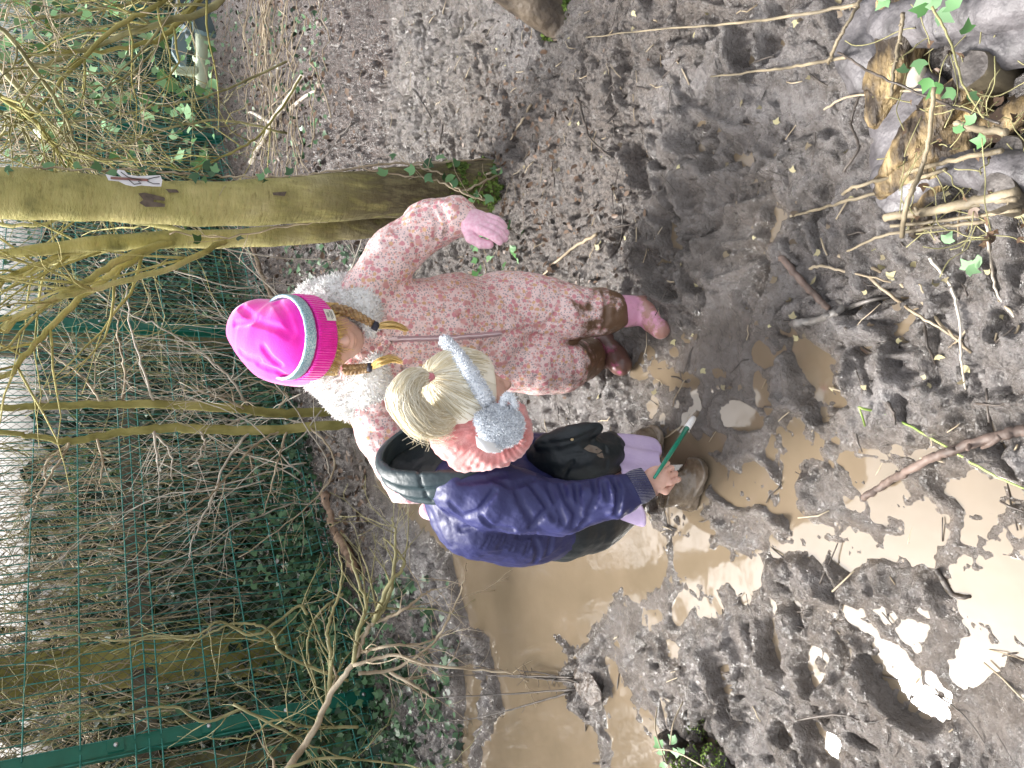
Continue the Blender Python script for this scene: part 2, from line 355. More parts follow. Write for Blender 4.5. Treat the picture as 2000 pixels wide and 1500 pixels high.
mr = node(m, 'ShaderNodeMapRange'); lk(m, n2.outputs['Fac'], mr.inputs[0]); mr.inputs[1].default_value = .35; mr.inputs[2].default_value = .65; mr.inputs[3].default_value = .08; mr.inputs[4].default_value = .30
mm = node(m, 'ShaderNodeMath', operation='MULTIPLY_ADD'); lk(m, aw.outputs['Fac'], mm.inputs[0]); mm.inputs[1].default_value = -.20; lk(m, mr.outputs[0], mm.inputs[2])
m2_ = node(m, 'ShaderNodeMath', operation='MULTIPLY_ADD'); lk(m, al.outputs['Fac'], m2_.inputs[0]); m2_.inputs[1].default_value = .15; lk(m, mm.outputs[0], m2_.inputs[2]); lk(m, m2_.outputs[0], b.inputs['Roughness'])
b.inputs['Specular IOR Level'].default_value = 1.0; b.inputs['IOR'].default_value = 1.52
bp = node(m, 'ShaderNodeBump'); bp.inputs['Distance'].default_value = .011; bp.inputs['Strength'].default_value = 1
n4 = noise(m, tc, 150, 6, .72); lk(m, n4.outputs['Fac'], bp.inputs['Height'])
bp2 = node(m, 'ShaderNodeBump'); bp2.inputs['Distance'].default_value = .012; bp2.inputs['Strength'].default_value = .8
n5 = noise(m, tc, 38, 3, .5); lk(m, n5.outputs['Fac'], bp2.inputs['Height']); lk(m, bp.outputs[0], bp2.inputs['Normal']); lk(m, bp2.outputs[0], b.inputs['Normal'])
sg = node(m, 'ShaderNodeMath', operation='MULTIPLY_ADD', use_clamp=True); lk(m, ag.outputs['Fac'], sg.inputs[0]); sg.inputs[1].default_value = -1.0; sg.inputs[2].default_value = 1.0; lk(m, sg.outputs[0], b.inputs['Specular IOR Level'])
go = mk('ground', np.stack([gx.ravel(), gy.ravel(), gh], -1), np.stack([i, i+1, i+nx+1, i+nx], -1), m)
for nm, arr in (('wet', gw), ('litter', gl), ('grass', gg), ('bank', gb)):
    a_ = go.data.attributes.new(nm, 'FLOAT', 'POINT'); a_.data.foreach_set('value', arr.astype(np.float32))
tag(go, 'churned grey brown mud trodden into footprints, darker with leaf litter by the fence', None, None, 'structure')
def hz(x, y):
    i_ = np.clip(np.searchsorted(GX, x), 0, nx-1); j_ = np.clip(np.searchsorted(GY, y), 0, ny-1)
    return gh.reshape(ny, nx)[j_, i_]
def GG(x, y, up=0.0):
    """the point of the real ground seen at a photo pixel"""
    p = G(x, y)
    for _ in range(6): p = G(x, y, float(hz(p[0], p[1])))
    return p+np.array([0, 0, up])

# water
m = bpy.data.materials.new('silty_water'); m.use_nodes = True; b = m.node_tree.nodes['Principled BSDF']; tc = node(m, 'ShaderNodeTexCoord')
n1 = noise(m, tc, 5, 4); cc = ramp(m, n1.outputs['Fac'], [(.3, (.145, .112, .074)), (.7, (.185, .142, .096))]); lk(m, cc.outputs[0], b.inputs['Base Color'])
b.inputs['Roughness'].default_value = .05; b.inputs['IOR'].default_value = 1.52
bp = node(m, 'ShaderNodeBump'); bp.inputs['Distance'].default_value = .002; bp.inputs['Strength'].default_value = .25
n2 = noise(m, tc, 14, 2); lk(m, n2.outputs['Fac'], bp.inputs['Height']); lk(m, bp.outputs[0], b.inputs['Normal'])
M['water'] = m
wx_ = np.linspace(-2.6, 2.4, 60); wy_ = np.linspace(.35, 4.2, 50); a_, c_ = np.meshgrid(wx_, wy_); i = (np.arange(49)[:, None]*60+np.arange(59)[None]).ravel()
wo_ = mk('puddle_water', np.stack([a_.ravel(), c_.ravel(), np.zeros(a_.size)], -1), np.stack([i, i+1, i+61, i+60], -1), m)
tag(wo_, 'brown silty puddle water lying in the hollows of the mud', None, None, 'structure')
# ---------------------------------------------------------------- green mesh fence
def rot2(a): return np.array([[math.cos(a), -math.sin(a), 0], [math.sin(a), math.cos(a), 0], [0, 0, 1]])
FD = np.array([1.86, 1.92, 0]); FL = np.linalg.norm(FD); FD = FD/FL; FN = np.array([-FD[1], FD[0], 0])*-1   # FN points to the camera side
F0 = np.array([-1.53, 3.57, 0])
fence = empty('mesh_fence', F0, 'dark green welded mesh fence with square posts and folded wires, ivy growing on its foot', 'fence')
RM = np.stack([FD, -FN, [0, 0, 1]], 1)
for k in range(-2, 4):
    b0 = F0+FD*FL*k; mb = MB()
    if k <= 3:
        mb.box(b0+[0, 0, 1.08], (.06, .06, 2.2), RM); mb.box(b0+[0, 0, 2.19], (.066, .066, .02), RM)
        po = mb.build('post', M['green_metal'], fence, smooth=False)
        for z in (.10, .47, .80, 1.16, 1.60, 1.95):
            q = MB(); q.box(b0+FN*.034+[0, 0, z], (.05, .012, .06), RM); q.build('clip', M['green_metal'], po, smooth=False)
            q = MB(); c0 = b0+FN*.040+[0, 0, z]; q.tube([c0, c0+FN*.006, c0+FN*.009], [.0095, .0095, .005], 10); q.build('bolt', M['steel'], po)
    if k == 3: break
    mb = MB(); folds = (.137, 1.037, 1.937)
    zs = [.03]
    for f in folds: zs += [f-.05, f, f+.05]
    zs += [2.08]
    for i_ in range(int(FL/.05)):
        s = .03+i_*.05
        P = [b0+FD*s+FN*(.03+(.028 if any(abs(z-f) < 1e-6 for f in folds) else 0))+[0, 0, z] for z in zs]
        for a_, c_ in zip(P[:-1], P[1:]): mb.tube([a_, c_], .0027, 4, False)
    for z in (.387, .587, .787, 1.287, 1.487, 1.687, 2.05)+tuple(f+d for f in folds for d in (-.05, 0, .05)):
        off = .03+(.030 if any(abs(z-f) < 1e-6 for f in folds) else .004)
        mb.tube([b0+FD*.01+FN*off+[0, 0, z], b0+FD*(FL-.01)+FN*off+[0, 0, z]], .0034, 5, False)
    mb.build('mesh_panel', M['wire'], fence)
# old chain link fence behind
cl = empty('chain_link_fence', F0-FN*.35, 'old grey chain link fence standing close behind the green mesh fence', 'fence')
mb = MB(); b0 = F0-FN*.35-FD*3
for i_ in range(-36, 170):
    s = i_*.055
    for sg in (1, -1):
        a_ = np.array([s, 0.05]); e_ = np.array([s+sg*1.75, 1.8])
        mb.tube([b0+FD*a_[0]+[0, 0, a_[1]]+FN*.002*sg, b0+FD*e_[0]+[0, 0, e_[1]]+FN*.002*sg], .0016, 3, False)
mb.build('chain_link', M['old_wire'], cl)
for s in (0, 3.0, 6.0, 9.0):
    q = MB(); q.box(b0+FD*s-FN*.06+[0, 0, .95], (.09, .09, 1.95), RM); q.build('post', mat('old_olive_timber', (.09, .08, .035), (.2, .18, .08), 12, .8, .003, 60), cl, smooth=False)
q = MB(); q.box(b0+FD*3.0-FN*.11+[0, 0, 1.0], (6.5, .04, .10), RM); q.build('rail', M['bark_dark'], cl, smooth=False)

# ---------------------------------------------------------------- leaves
IVY = np.array([(0, 0, 0), (.30, .10, 0), (.52, .42, 0), (.26, .50, 0), (.0, 1.0, 0), (-.26, .50, 0), (-.52, .42, 0), (-.30, .10, 0)])-[0, .35, 0]
OVAL = np.array([(0, 0, 0), (.22, .2, 0), (.28, .5, 0), (.15, .82, 0), (0, 1, 0), (-.15, .82, 0), (-.28, .5, 0), (-.22, .2, 0)])-[0, .5, 0]
def leaves(P, size, nrm, r, shape=IVY, tilt=.6, curl=.18, down=None):
    """P (n,3); nrm (n,3) facing; returns V, F as one ngon fan (two quads + ...) per leaf"""
    n = len(P); size = np.broadcast_to(size, (n,))
    N = nrm+r.normal(0, tilt, (n, 3)); N /= np.linalg.norm(N, axis=1)[:, None]
    A = r.normal(0, 1, (n, 3))+(0 if down is None else np.asarray(down)); A -= N*np.sum(A*N, 1)[:, None]; A /= np.linalg.norm(A, axis=1)[:, None]
    B = np.cross(N, A); S = shape
    bend = np.abs(S[:, 0])*curl*r.uniform(-.6, 1.6, (n, 1))-S[:, 1]**2*.22*r.uniform(-.3, 1.6, (n, 1))
    V = P[:, None]+size[:, None, None]*(B[:, None]*S[None, :, :1]+A[:, None]*S[None, :, 1:2]+N[:, None]*bend[..., None])
    k = len(S); o = (np.arange(n)*k)[:, None]
    F = np.concatenate([o+np.array([[0, 1, 2, 3]]), o+np.array([[0, 3, 4, 5]]), o+np.array([[0, 5, 6, 7]])])
    return V.reshape(-1, 3), F
def leafobj(name, P, size, nrm, r, m, parent=None, **k):
    V, F = leaves(P, size, nrm, r, **k); return mk(name, V, F, m, parent, smooth=False)

# ---------------------------------------------------------------- branching
def wig(a, b, n, amp, r):
    t = np.linspace(0, 1, n)[:, None]; P = a+(b-a)*t; d = r.normal(0, 1, (n, 3)).cumsum(0); d -= d[0]+(d[-1]-d[0])*t
    return P+d*amp*np.linalg.norm(b-a)/math.sqrt(n)
def grow(mb, p, d, L, rad, lev, r, up=.15, kids=(3, 6), spread=.7, k=5, wob=.14, minr=.0009, low=.25):
    n = max(5, int(L/.07)); P = [np.asarray(p, float)]; d = np.asarray(d, float)/np.linalg.norm(d); D = [d]
    for _ in range(n):
        d = d+r.normal(0, wob, 3)+np.array([0, 0, up*.3]); d /= np.linalg.norm(d); P.append(P[-1]+d*L/n); D.append(d)
    P = np.array(P); rr = np.maximum(minr, rad*(1-.8*np.linspace(0, 1, n+1)))
    mb.tube(P, rr, k if lev > 0 else 3)
    if lev > 0:
        for j in range(r.integers(*kids)):
            t = r.uniform(low, .97); i_ = int(t*n); q = r.normal(0, 1, 3); q -= D[i_]*(q@D[i_]); q /= np.linalg.norm(q)
            grow(mb, P[i_], D[i_]+q*spread*r.uniform(.6, 1.3), L*r.uniform(.35, .6)*(1.1-.4*t), rr[i_]*.6, lev-1, r, up, kids, spread, k, wob, minr, low)
def guided(mb, pts, r0, r1, r, twigs=0, tl=.3, lev=1, k=6, jit=.004, wob=.14, tdir=None):
    """a stem through given points (x,y,z), radius r0 to r1, with side twigs"""
    P = sm(pts, 7); P = P+r.normal(0, jit, P.shape)*np.linspace(.3, 1, len(P))[:, None]; rr = np.linspace(r0, r1, len(P)); mb.tube(P, rr, k)
    for _ in range(twigs):
        i_ = r.integers(2, len(P)-1); T = P[i_]-P[i_-1]; T /= np.linalg.norm(T); q = r.normal(0, 1, 3)
        if tdir is not None: q += np.asarray(tdir)
        q -= T*(q@T); q /= np.linalg.norm(q)
        grow(mb, P[i_], T*.8+q*r.uniform(.5, 1.2), tl*r.uniform(.5, 1.4), rr[i_]*.5, lev, r, .1, (1, 4), wob=wob)
    return P, rr
def pix(L, Y=None):
    """[(x,y,Y)] photo pixel with depth -> points"""
    return np.array([at(q[0], q[1], q[2] if len(q) > 2 else Y) for q in L])
# ---------------------------------------------------------------- soft shapes from distance fields
def cap(p, a, b, ra, rb=None):
    a = np.asarray(a, float); b = np.asarray(b, float); rb = ra if rb is None else rb; ab = b-a
    t = np.clip(((p-a)@ab)/(ab@ab+1e-12), 0, 1); return np.linalg.norm(p-a-t[:, None]*ab, axis=1)-(ra+(rb-ra)*t)
def smin(a, b, k):
    if k <= 0: return np.minimum(a, b)
    h = np.clip(.5+.5*(b-a)/k, 0, 1); return b*(1-h)+a*h-k*h*(1-h)
def chain(p, pts, rad, k=.01):
    d = None
    for i_ in range(len(pts)-1):
        c_ = cap(p, pts[i_], pts[i_+1], rad[i_], rad[i_+1]); d = c_ if d is None else smin(d, c_, k)
    return d
def ell(p, c_, rad, Mx=None):
    q = p-np.asarray(c_, float)
    if Mx is not None: q = q@np.asarray(Mx)          # columns of Mx are the local axes
    rad = np.asarray(rad, float); k0 = np.linalg.norm(q/rad, axis=1); k1 = np.linalg.norm(q/rad**2, axis=1); return k0*(k0-1)/(k1+1e-9)
def creases(P, paths, w_, d_):
    out = np.zeros(len(P))
    for pts in paths:
        pts = np.asarray(pts); lo_, hi_ = pts.min(0)-w_*3, pts.max(0)+w_*3; mk_ = np.all((P > lo_) & (P < hi_), 1)
        if not mk_.any(): continue
        q = P[mk_]; dd = np.full(len(q), 9.)
        for i_ in range(len(pts)-1): dd = np.minimum(dd, cap(q, pts[i_], pts[i_+1], 0))
        out[mk_] = np.maximum(out[mk_], d_*(np.exp(-(dd/w_)**2)-.45*np.exp(-((dd-1.9*w_)/w_)**2)))
    return out
def hit(fn, x, y, t0=.7, t1=3.0):
    d = ray(x, y); d = d/np.linalg.norm(d); t = t0
    for _ in range(120):
        p = CAM+d*t; s_ = float(fn(p[None])[0])
        if s_ < .0006: return p
        t += max(s_*.7, .0008)
        if t > t1: break
    return None
def hits(fn, pth):
    o = [hit(fn, x, y) for x, y in pth]; o = [q for q in o if q is not None]; return np.array(o) if len(o) > 1 else None
def surf(name, fn, lo, hi, h, m, parent=None, post=None, **k):
    lo, hi = np.asarray(lo, float), np.asarray(hi, float); nb = np.ceil((hi-lo)/(8*h)).astype(int); N = nb*8+1
    cx = [lo[a_]+(np.arange(nb[a_])*8+4)*h for a_ in range(3)]; cg = np.stack(np.meshgrid(*cx, indexing='ij'), -1).reshape(-1, 3)
    cd_ = fn(cg); act = np.abs(cd_) < 4*h*1.75*1.35+.006
    D = np.ones(N, np.float32); big = cd_.reshape(nb)
    D[:-1, :-1, :-1] = np.repeat(np.repeat(np.repeat(big, 8, 0), 8, 1), 8, 2)
    idx = np.argwhere(act.reshape(nb))*8; off = np.stack(np.meshgrid(*[np.arange(9)]*3, indexing='ij'), -1).reshape(-1, 3)
    for c0 in range(0, len(idx), 600):
        g_ = (idx[c0:c0+600, None]+off[None]).reshape(-1, 3); D[g_[:, 0], g_[:, 1], g_[:, 2]] = fn(lo+g_*h)
    D[[0, -1]] = np.abs(D[[0, -1]])+1e-4; D[:, [0, -1]] = np.abs(D[:, [0, -1]])+1e-4; D[:, :, [0, -1]] = np.abs(D[:, :, [0, -1]])+1e-4
    S = D < 0; c8 = sum(S[a:N[0]-1+a, b:N[1]-1+b, c:N[2]-1+c].astype(np.int8) for a in (0, 1) for b in (0, 1) for c in (0, 1))
    cells = np.argwhere((c8 > 0) & (c8 < 8)); ids = -np.ones(N-1, np.int64); ids[tuple(cells.T)] = np.arange(len(cells))
    acc = np.zeros((len(cells), 3)); cnt = np.zeros(len(cells))
    cor = [(a, b, c) for a in (0, 1) for b in (0, 1) for c in (0, 1)]
    for a in cor:
        for ax in range(3):
            if a[ax]: continue
            b = list(a); b[ax] = 1; va = D[tuple((cells+a).T)]; vb = D[tuple((cells+b).T)]; mk_ = (va < 0) != (vb < 0)
            t = np.where(mk_, va/(va-vb+1e-12), 0); q = np.array(a)+np.zeros((len(cells), 3)); q[:, ax] += t; acc += q*mk_[:, None]; cnt += mk_
    V = lo+(cells+acc/cnt[:, None])*h; F = []
    for ax in range(3):
        sl = [slice(None)]*3; sl2 = [slice(None)]*3; sl[ax] = slice(0, -1); sl2[ax] = slice(1, None)
        A, B = S[tuple(sl)], S[tuple(sl2)]; e_ = np.argwhere(A != B); u, v = (ax+1) % 3, (ax+2) % 3
        e_ = e_[(e_[:, u] > 0) & (e_[:, v] > 0) & (e_[:, u] < N[u]-1) & (e_[:, v] < N[v]-1)]
        def cc(du, dv): q = e_.copy(); q[:, u] -= du; q[:, v] -= dv; return ids[tuple(q.T)]
        Q = np.stack([cc(1, 1), cc(0, 1), cc(0, 0), cc(1, 0)], 1); fl = A[tuple(e_.T)]; Q[~fl] = Q[~fl][:, ::-1]; F.append(Q)
    F = np.concatenate(F); F = F[(F >= 0).all(1)]
    if post: V = post(V)
    return mk(name, V, F, m, parent, **k)
def frame(U, Fv):
    U = np.asarray(U, float); U /= np.linalg.norm(U); Fv = np.asarray(Fv, float); Fv = Fv-U*(Fv@U); Fv /= np.linalg.norm(Fv); return np.stack([np.cross(Fv, U), Fv, U], 1)   # columns: right, forward, up
def head_fn(c_, A, s=1.0, neck=None):
    """child's head: A columns right, forward, up"""
    def L(x, y, z): return c_+A@(np.array([x, y, z])*s)
    def fn(p):
        d = ell(p, L(0, -.008, .018), np.array([.071, .086, .080])*s, A)
        d = smin(d, ell(p, L(0, .018, -.030), np.array([.058, .062, .068])*s, A), .03*s)
        d = smin(d, ell(p, L(0, .046, -.072), np.array([.024, .022, .020])*s, A), .03*s)
        for q in (-1, 1):
            d = smin(d, ell(p, L(.034*q, .050, -.030), np.array([.022, .020, .022])*s, A), .015*s)
            e = ell(p, L(.028*q, .084, .002), np.array([.015, .010, .010])*s, A); d = -smin(-d, e, .010*s)
            d = smin(d, ell(p, L(.028*q, .067, .001), np.array([.0125, .0115, .011])*s, A), .002*s)
            d = smin(d, ell(p, L(.073*q, -.008, -.006), np.array([.007, .016, .024])*s, A), .006*s)
            d = smin(d, ell(p, L(.008*q, .084, -.026), np.array([.006, .007, .005])*s, A), .005*s)
        d = smin(d, cap(p, L(0, .078, -.002), L(0, .092, -.023), .005*s, .0085*s), .010*s)
        d = smin(d, ell(p, L(0, .078, -.046), np.array([.018, .009, .0045])*s, A), .006*s); d = smin(d, ell(p, L(0, .075, -.054), np.array([.015, .009, .005])*s, A), .006*s)
        d = np.maximum(d, -ell(p, L(0, .089, -.0500), np.array([.018, .008, .0010])*s, A))
        return smin(d, cap(p, L(0, -.02, -.05), L(0, -.035, -.13) if neck is None else neck, .036*s, .040*s), .02*s)
    return fn, L
def hand_fn(wrist, palm_dir, back_n, s, curl, spread=1.0, right=1, thumb_in=.5):
    """palm from the wrist along palm_dir; back_n is the normal of the back of the hand; curl bends the fingers away from it"""
    D = np.asarray(palm_dir, float); D = D/np.linalg.norm(D); Bn = np.asarray(back_n, float); Bn -= D*(Bn@D); Bn /= np.linalg.norm(Bn); Sd = np.cross(D, Bn)*right   # towards the thumb
    w0 = np.asarray(wrist, float); A = np.stack([Sd, D, Bn], 1); segs = []
    for i_, (off, ln, rd) in enumerate(((.0225, .050, .0072), (.0078, .055, .0074), (-.0070, .051, .0070), (-.021, .040, .0062))):
        b0 = w0+D*.052*s+Sd*off*s+Bn*.001*s; ang = 0; p = b0; dirv = D+Sd*off*4*spread; pts = [w0+D*.02*s+Sd*off*.6*s, b0]
        for f, cl in ((.45, curl[0]), (.32, curl[1]), (.23, curl[2])):
            ang += cl*(1+.12*i_); v = dirv*math.cos(ang)-Bn*math.sin(ang); v /= np.linalg.norm(v); p = p+v*ln*f*s; pts.append(p)
        segs.append((pts, [rd*1.0*s, rd*1.1*s, rd*1.02*s, rd*.98*s, rd*.82*s]))
    t0 = w0+D*.016*s+Sd*.018*s-Bn*.004*s; t1 = t0+(D*.020+Sd*.020-Bn*.008)*s; t2 = t1+(D*.022+Sd*(.010-.022*thumb_in)-Bn*(.004+.012*thumb_in))*s; t3 = t2+(D*.018-Sd*.014*thumb_in-Bn*.007*thumb_in)*s
    segs.append(([t0, t1, t2, t3], [.011*s, .0095*s, .0085*s, .0065*s]))
    def fn(p):
        d = ell(p, w0+D*.028*s, np.array([.029, .031, .0140])*s, A); d = smin(d, cap(p, w0-D*.03*s, w0+D*.01*s, .020*s, .022*s), .012*s)
        for pts, rr in segs: d = smin(d, chain(p, pts, [v*.93 for v in rr], .002*s), .0010*s)
        return d
    return fn, segs, A
def fluff(name, q, nrm, ln, wd, r, m, parent, jit=.5):
    """short tufts standing on a surface"""
    n = len(q); N = nrm/np.linalg.norm(nrm, axis=1)[:, None]+r.normal(0, jit, (n, 3)); N /= np.linalg.norm(N, axis=1)[:, None]; T = np.cross(N, r.normal(0, 1, (n, 3))); T /= np.linalg.norm(T, axis=1)[:, None]
    L_ = r.uniform(.5, 1.2, (n, 1))*ln; V = np.stack([q-T*wd, q+T*wd, q+N*L_*.6+T*wd*.9+np.cross(N, T)*L_*.15, q+N*L_+np.cross(N, T)*L_*.35], 1).reshape(-1, 3)
    return mk(name, V, (np.arange(n)*4)[:, None]+np.array([[0, 1, 2, 3]]), m, parent, smooth=False)
def samp(o, n, r):
    me = o.data; V = np.empty(len(me.vertices)*3, np.float32); me.vertices.foreach_get('co', V); V = V.reshape(-1, 3)
    Nn = np.empty(len(me.vertices)*3, np.float32); me.vertex_normals.foreach_get('vector', Nn); Nn = Nn.reshape(-1, 3); i_ = r.integers(0, len(V), n)
    loc = np.zeros(3); p = o
    while p is not None: loc += np.array(p.location); p = p.parent
    return V[i_]+loc+r.normal(0, .001, (n, 3)), Nn[i_]
def strip(fn, px, wd, th, lift, name, m, par):
    P = hits(fn, px)
    if P is None: return None
    P = sm(P, 8); e = 1e-3; N = np.stack([(fn(P+np.eye(3)[a]*e)-fn(P-np.eye(3)[a]*e)) for a in range(3)], -1); N /= np.linalg.norm(N, axis=1)[:, None]+1e-9
    T = np.gradient(P, axis=0); T /= np.linalg.norm(T, axis=1)[:, None]; B = np.cross(T, N); c0 = P+N*lift
    V = np.stack([c0-B*wd-N*th, c0-B*wd+N*th, c0+N*th*1.4, c0+B*wd+N*th, c0+B*wd-N*th], 1).reshape(-1, 3); n = len(P); i_ = np.arange(n-1)[:, None]*5; j = np.arange(5)[None]; j2 = (j+1) % 5
    return mk(name, V, np.stack([i_+j, i_+j2, i_+5+j2, i_+5+j], -1).reshape(-1, 4), m, par)

# ---------------------------------------------------------------- behind the fence
r = np.random.default_rng(11)
def back(s, t, z): return F0+FD*s[:, None]-FN*t[:, None]+np.stack([0*z, 0*z, z], -1)
def up_n(n): return np.tile(FN+np.array([0, 0, .5]), (n, 1))
n = 21000; s = r.uniform(-3.5, 12, n); t = r.uniform(.42, 1.5, n); z = r.uniform(0, 1, n)**1.2*(1.22+.25*np.sin(s*1.7)+.15*np.sin(s*4.1))
z = np.where(s > 5.3, z*1.35, z); z = np.where(s < 2.2, z*.8, z)
hd = leafobj('ivy_hedge', back(s, t, z), r.uniform(.035, .075, n), up_n(n), r, M['ivy_dark'], down=(0, 0, -1.2))
tag(hd, 'dark mass of ivy and undergrowth behind the mesh fence', 'hedge', None, 'stuff')
n = 7000; s = r.uniform(-5, 14, n); t = r.uniform(1.5, 3.2, n); z = r.uniform(0, 1.55, n)+.55*r.random(n)*(s < 1.6)
hd2 = leafobj('undergrowth', back(s, t, z), r.uniform(.10, .22, n), up_n(n), r, M['ivy_dark'], shape=OVAL, down=(0, 0, -1.2))
tag(hd2, 'deep shaded undergrowth further back beyond the ivy hedge', 'undergrowth', None, 'stuff')
n = 8000; s = r.uniform(4.4, 11, n); t = r.uniform(.12, .9, n); z = r.uniform(0, 1, n)*1.5
tag(leafobj('dark_ivy', back(s, t, z), r.uniform(.03, .07, n), up_n(n), r, M['ivy_dark'], down=(0, 0, -1)), 'dark ivy hanging thickly on the fence behind the bare shrub', 'ivy', None, 'stuff')
# dry stems in the hedge
mb = MB(); mb2 = MB()
for k in range(900):
    s_ = r.uniform(-2.5, 9); dense = s_ < 2.4 or s_ > 5.2
    if not dense and r.random() < .55: continue
    t_ = r.uniform(.06, .9); z0 = r.uniform(0, 1.2); L_ = r.uniform(.4, 1.5)
    a_ = F0+FD*s_-FN*t_+np.array([0, 0, z0]); e_ = a_+FD*r.normal(0, .22)+np.array([0, 0, min(L_, 2.3-z0)])-FN*r.normal(0, .1)
    (mb if r.random() < .6 else mb2).tube(sm(wig(a_, e_, 9, .10, r), 2), np.linspace(r.uniform(.0025, .006), .0015, 17), 4, False)
for k in range(1500):
    s_ = r.uniform(-1.8, 1.9) if k < 1150 else r.uniform(5.2, 9); t_ = r.uniform(.06, 1.0); z0 = r.uniform(1.0, 2.3)
    a_ = F0+FD*s_-FN*t_+np.array([0, 0, z0]); e_ = a_+FD*r.normal(0, .2)+np.array([0, 0, r.normal(0, .35)])-FN*r.normal(0, .15)
    (mb if r.random() < .5 else mb2).tube(wig(a_, e_, 8, .3, r), np.linspace(.003, .0012, 8), 3, False)
for k in range(950):
    s_ = r.uniform(-2.0, 1.7); t_ = r.uniform(.3, 1.7); z0 = r.uniform(1.0, 2.2); a_ = F0+FD*s_-FN*t_+np.array([0, 0, z0]); e_ = a_+FD*r.normal(0, .3)+np.array([0, 0, r.uniform(-.1, .7)]); mb.tube(wig(a_, e_, 8, .25, r), np.linspace(.0035, .0015, 8), 3, False)
o = mb.build('hedge_stems', M['twig_tan']); tag(o, 'tangle of dry tan hedge stems standing upright behind the mesh fence', 'hedge stems', None, 'stuff')
o = mb2.build('dead_twigs', M['twig_green']); tag(o, 'olive and grey twigs tangled among the hedge behind the mesh fence', 'twigs', None, 'stuff')
# mossy trunk behind the fence
tr = empty('mossy_tree', at(560, 1270, 4.6)*[1, 1, 0], 'olive mossy tree trunk behind the mesh fence near the left post', 'tree')
P = pix([(620,1262,4.5), (500,1275,4.45), (330,1290,4.4), (180,1305,4.38), (0,1330,4.35), (-200,1355,4.3), (-600,1400,4.3), (-1400, 1420, 4.4)])
mb = MB(); mb.tube(sm(P, 8), np.linspace(.13, .085, 57), 14); mb.build('trunk', M['bark_green'], tr)
mb = MB()
for k in range(7): grow(mb, sm(P, 8)[-1-k*3], r.normal(0, 1, 3)+[0, 0, .8], 1.6, .035, 2, r)
mb.build('branches', M['twig_green'], tr)
# dark bushy trees beyond that screen the low sky
for k, (x, y, h_, w_, lab) in enumerate(((-6.5, 8.5, 6.5, 2.3, 'broad dark evergreen tree beyond the fence on the far left'), (-4.4, 12.5, 8.2, 2.4, 'tall dark evergreen tree beyond the fence, second from the far left'),
        (.6, 24, 13, 4.5, 'tallest dark evergreen tree, in the middle beyond the bright gap above the fence'), (5.6, 22, 12.5, 4.2, 'dark evergreen tree beyond the fence behind the right hand post'), (9.6, 14, 8.5, 2.8, 'widest dark evergreen tree beyond the fence on the far right'))):
    T = empty('evergreen_tree', (x, y, 0), lab, 'tree', 'evergreen trees beyond the fence')
    mb = MB(); mb.tube(sm([(x, y, -.1), (x+.1, y, h_*.3), (x-.1, y+.1, h_*.6), (x, y, h_*.95)], 6), np.linspace(.2, .03, 19), 9)
    for j in range(14):
        a_ = r.uniform(0, 6.28); grow(mb, (x, y, r.uniform(2.2, h_*.85)), (math.cos(a_), math.sin(a_), .35), w_*.8, .045, 1, r)
    mb.build('trunk', M['bark_dark'], T)
    cc = r.normal(0, 1, (46, 3)); cc /= np.linalg.norm(cc, axis=1)[:, None]; cc *= r.uniform(.35, 1, (46, 1)); cc = cc*[w_, w_, (h_-1.3-y*.12)/2]+[x, y, (h_+1.4+y*.12)/2]
    n = 4200; q = cc[r.integers(0, 46, n)]+r.normal(0, .30, (n, 3)); q[:, 2] = np.maximum(q[:, 2], 1.5+y*.11+r.uniform(0, .7, n))
    leafobj('crown', q, r.uniform(.13, .26, n), r.normal(0, 1, (n, 3)), r, M['ivy_dark'], T, shape=OVAL)
# ---------------------------------------------------------------- main two-stemmed tree
YT = float(G(1000, 372)[1])+.10
T = empty('forked_tree', (at(990, 372, YT)[0], YT, 0), 'green barked forked tree with a thinner second stem and moss at its foot', 'tree')
pts = [(-900,470,YT+.1,48), (-500,420,YT,50), (-200,385,YT,54), (0,378,YT,56), (110,384,YT,52), (200,388,YT,50), (320,396,YT,48), (430,398,YT,48), (560,392,YT,50), (700,382,YT,52), (800,374,YT,54), (880,371,YT,57), (950,370,YT,62), (1000,371,YT,70), (1030,372,YT,74)]
P = np.array([at(a_, b_, y_) for a_, b_, y_, _ in pts]); rr = np.array([pr(q_[3]*.90, p_) for q_, p_ in zip(pts, P)])
Q = sm(np.column_stack([P, rr]), 12); Q[:, 3] *= 1+.025*np.sin(np.arange(len(Q))*.5)
mb = MB(); n_ = len(Q); mb.tube(Q[:, :3], Q[:, 3], 40)
V = mb.V[0]; ctr = np.repeat(Q[:, :3], 40, 0); dv = V-ctr
am = .035*fbm(V*5, 3, 3)+.02*fbm(V*np.array([20, 20, 6]), 5, 3); low = np.clip((.55-V[:, 2])/.55, 0, 1)
am += low*.10*fbm(V*np.array([14, 14, 3]), 8, 3)+low**3*.2*np.abs(fbm(V*6, 12, 2)); mb.V[0] = ctr+dv*(1+am[:, None])
m = bpy.data.materials.new('algae_bark'); m.use_nodes = True; M['bark_main'] = m; b = m.node_tree.nodes['Principled BSDF']; tc = node(m, 'ShaderNodeTexCoord')
b.inputs['Roughness'].default_value = .75; b.inputs['Specular IOR Level'].default_value = .3
mp = node(m, 'ShaderNodeMapping'); mp.inputs['Scale'].default_value = (1, 1, 3.2); lk(m, tc.outputs['Object'], mp.inputs[0])
mp2 = node(m, 'ShaderNodeMapping'); mp2.inputs['Scale'].default_value = (1, 1, .28); lk(m, tc.outputs['Object'], mp2.inputs[0])
na = noise(m, tc, 7, 5); nb = noise(m, tc, 26, 8, .65, mp.outputs[0]); nc = noise(m, tc, 36, 6, .6, mp2.outputs[0])
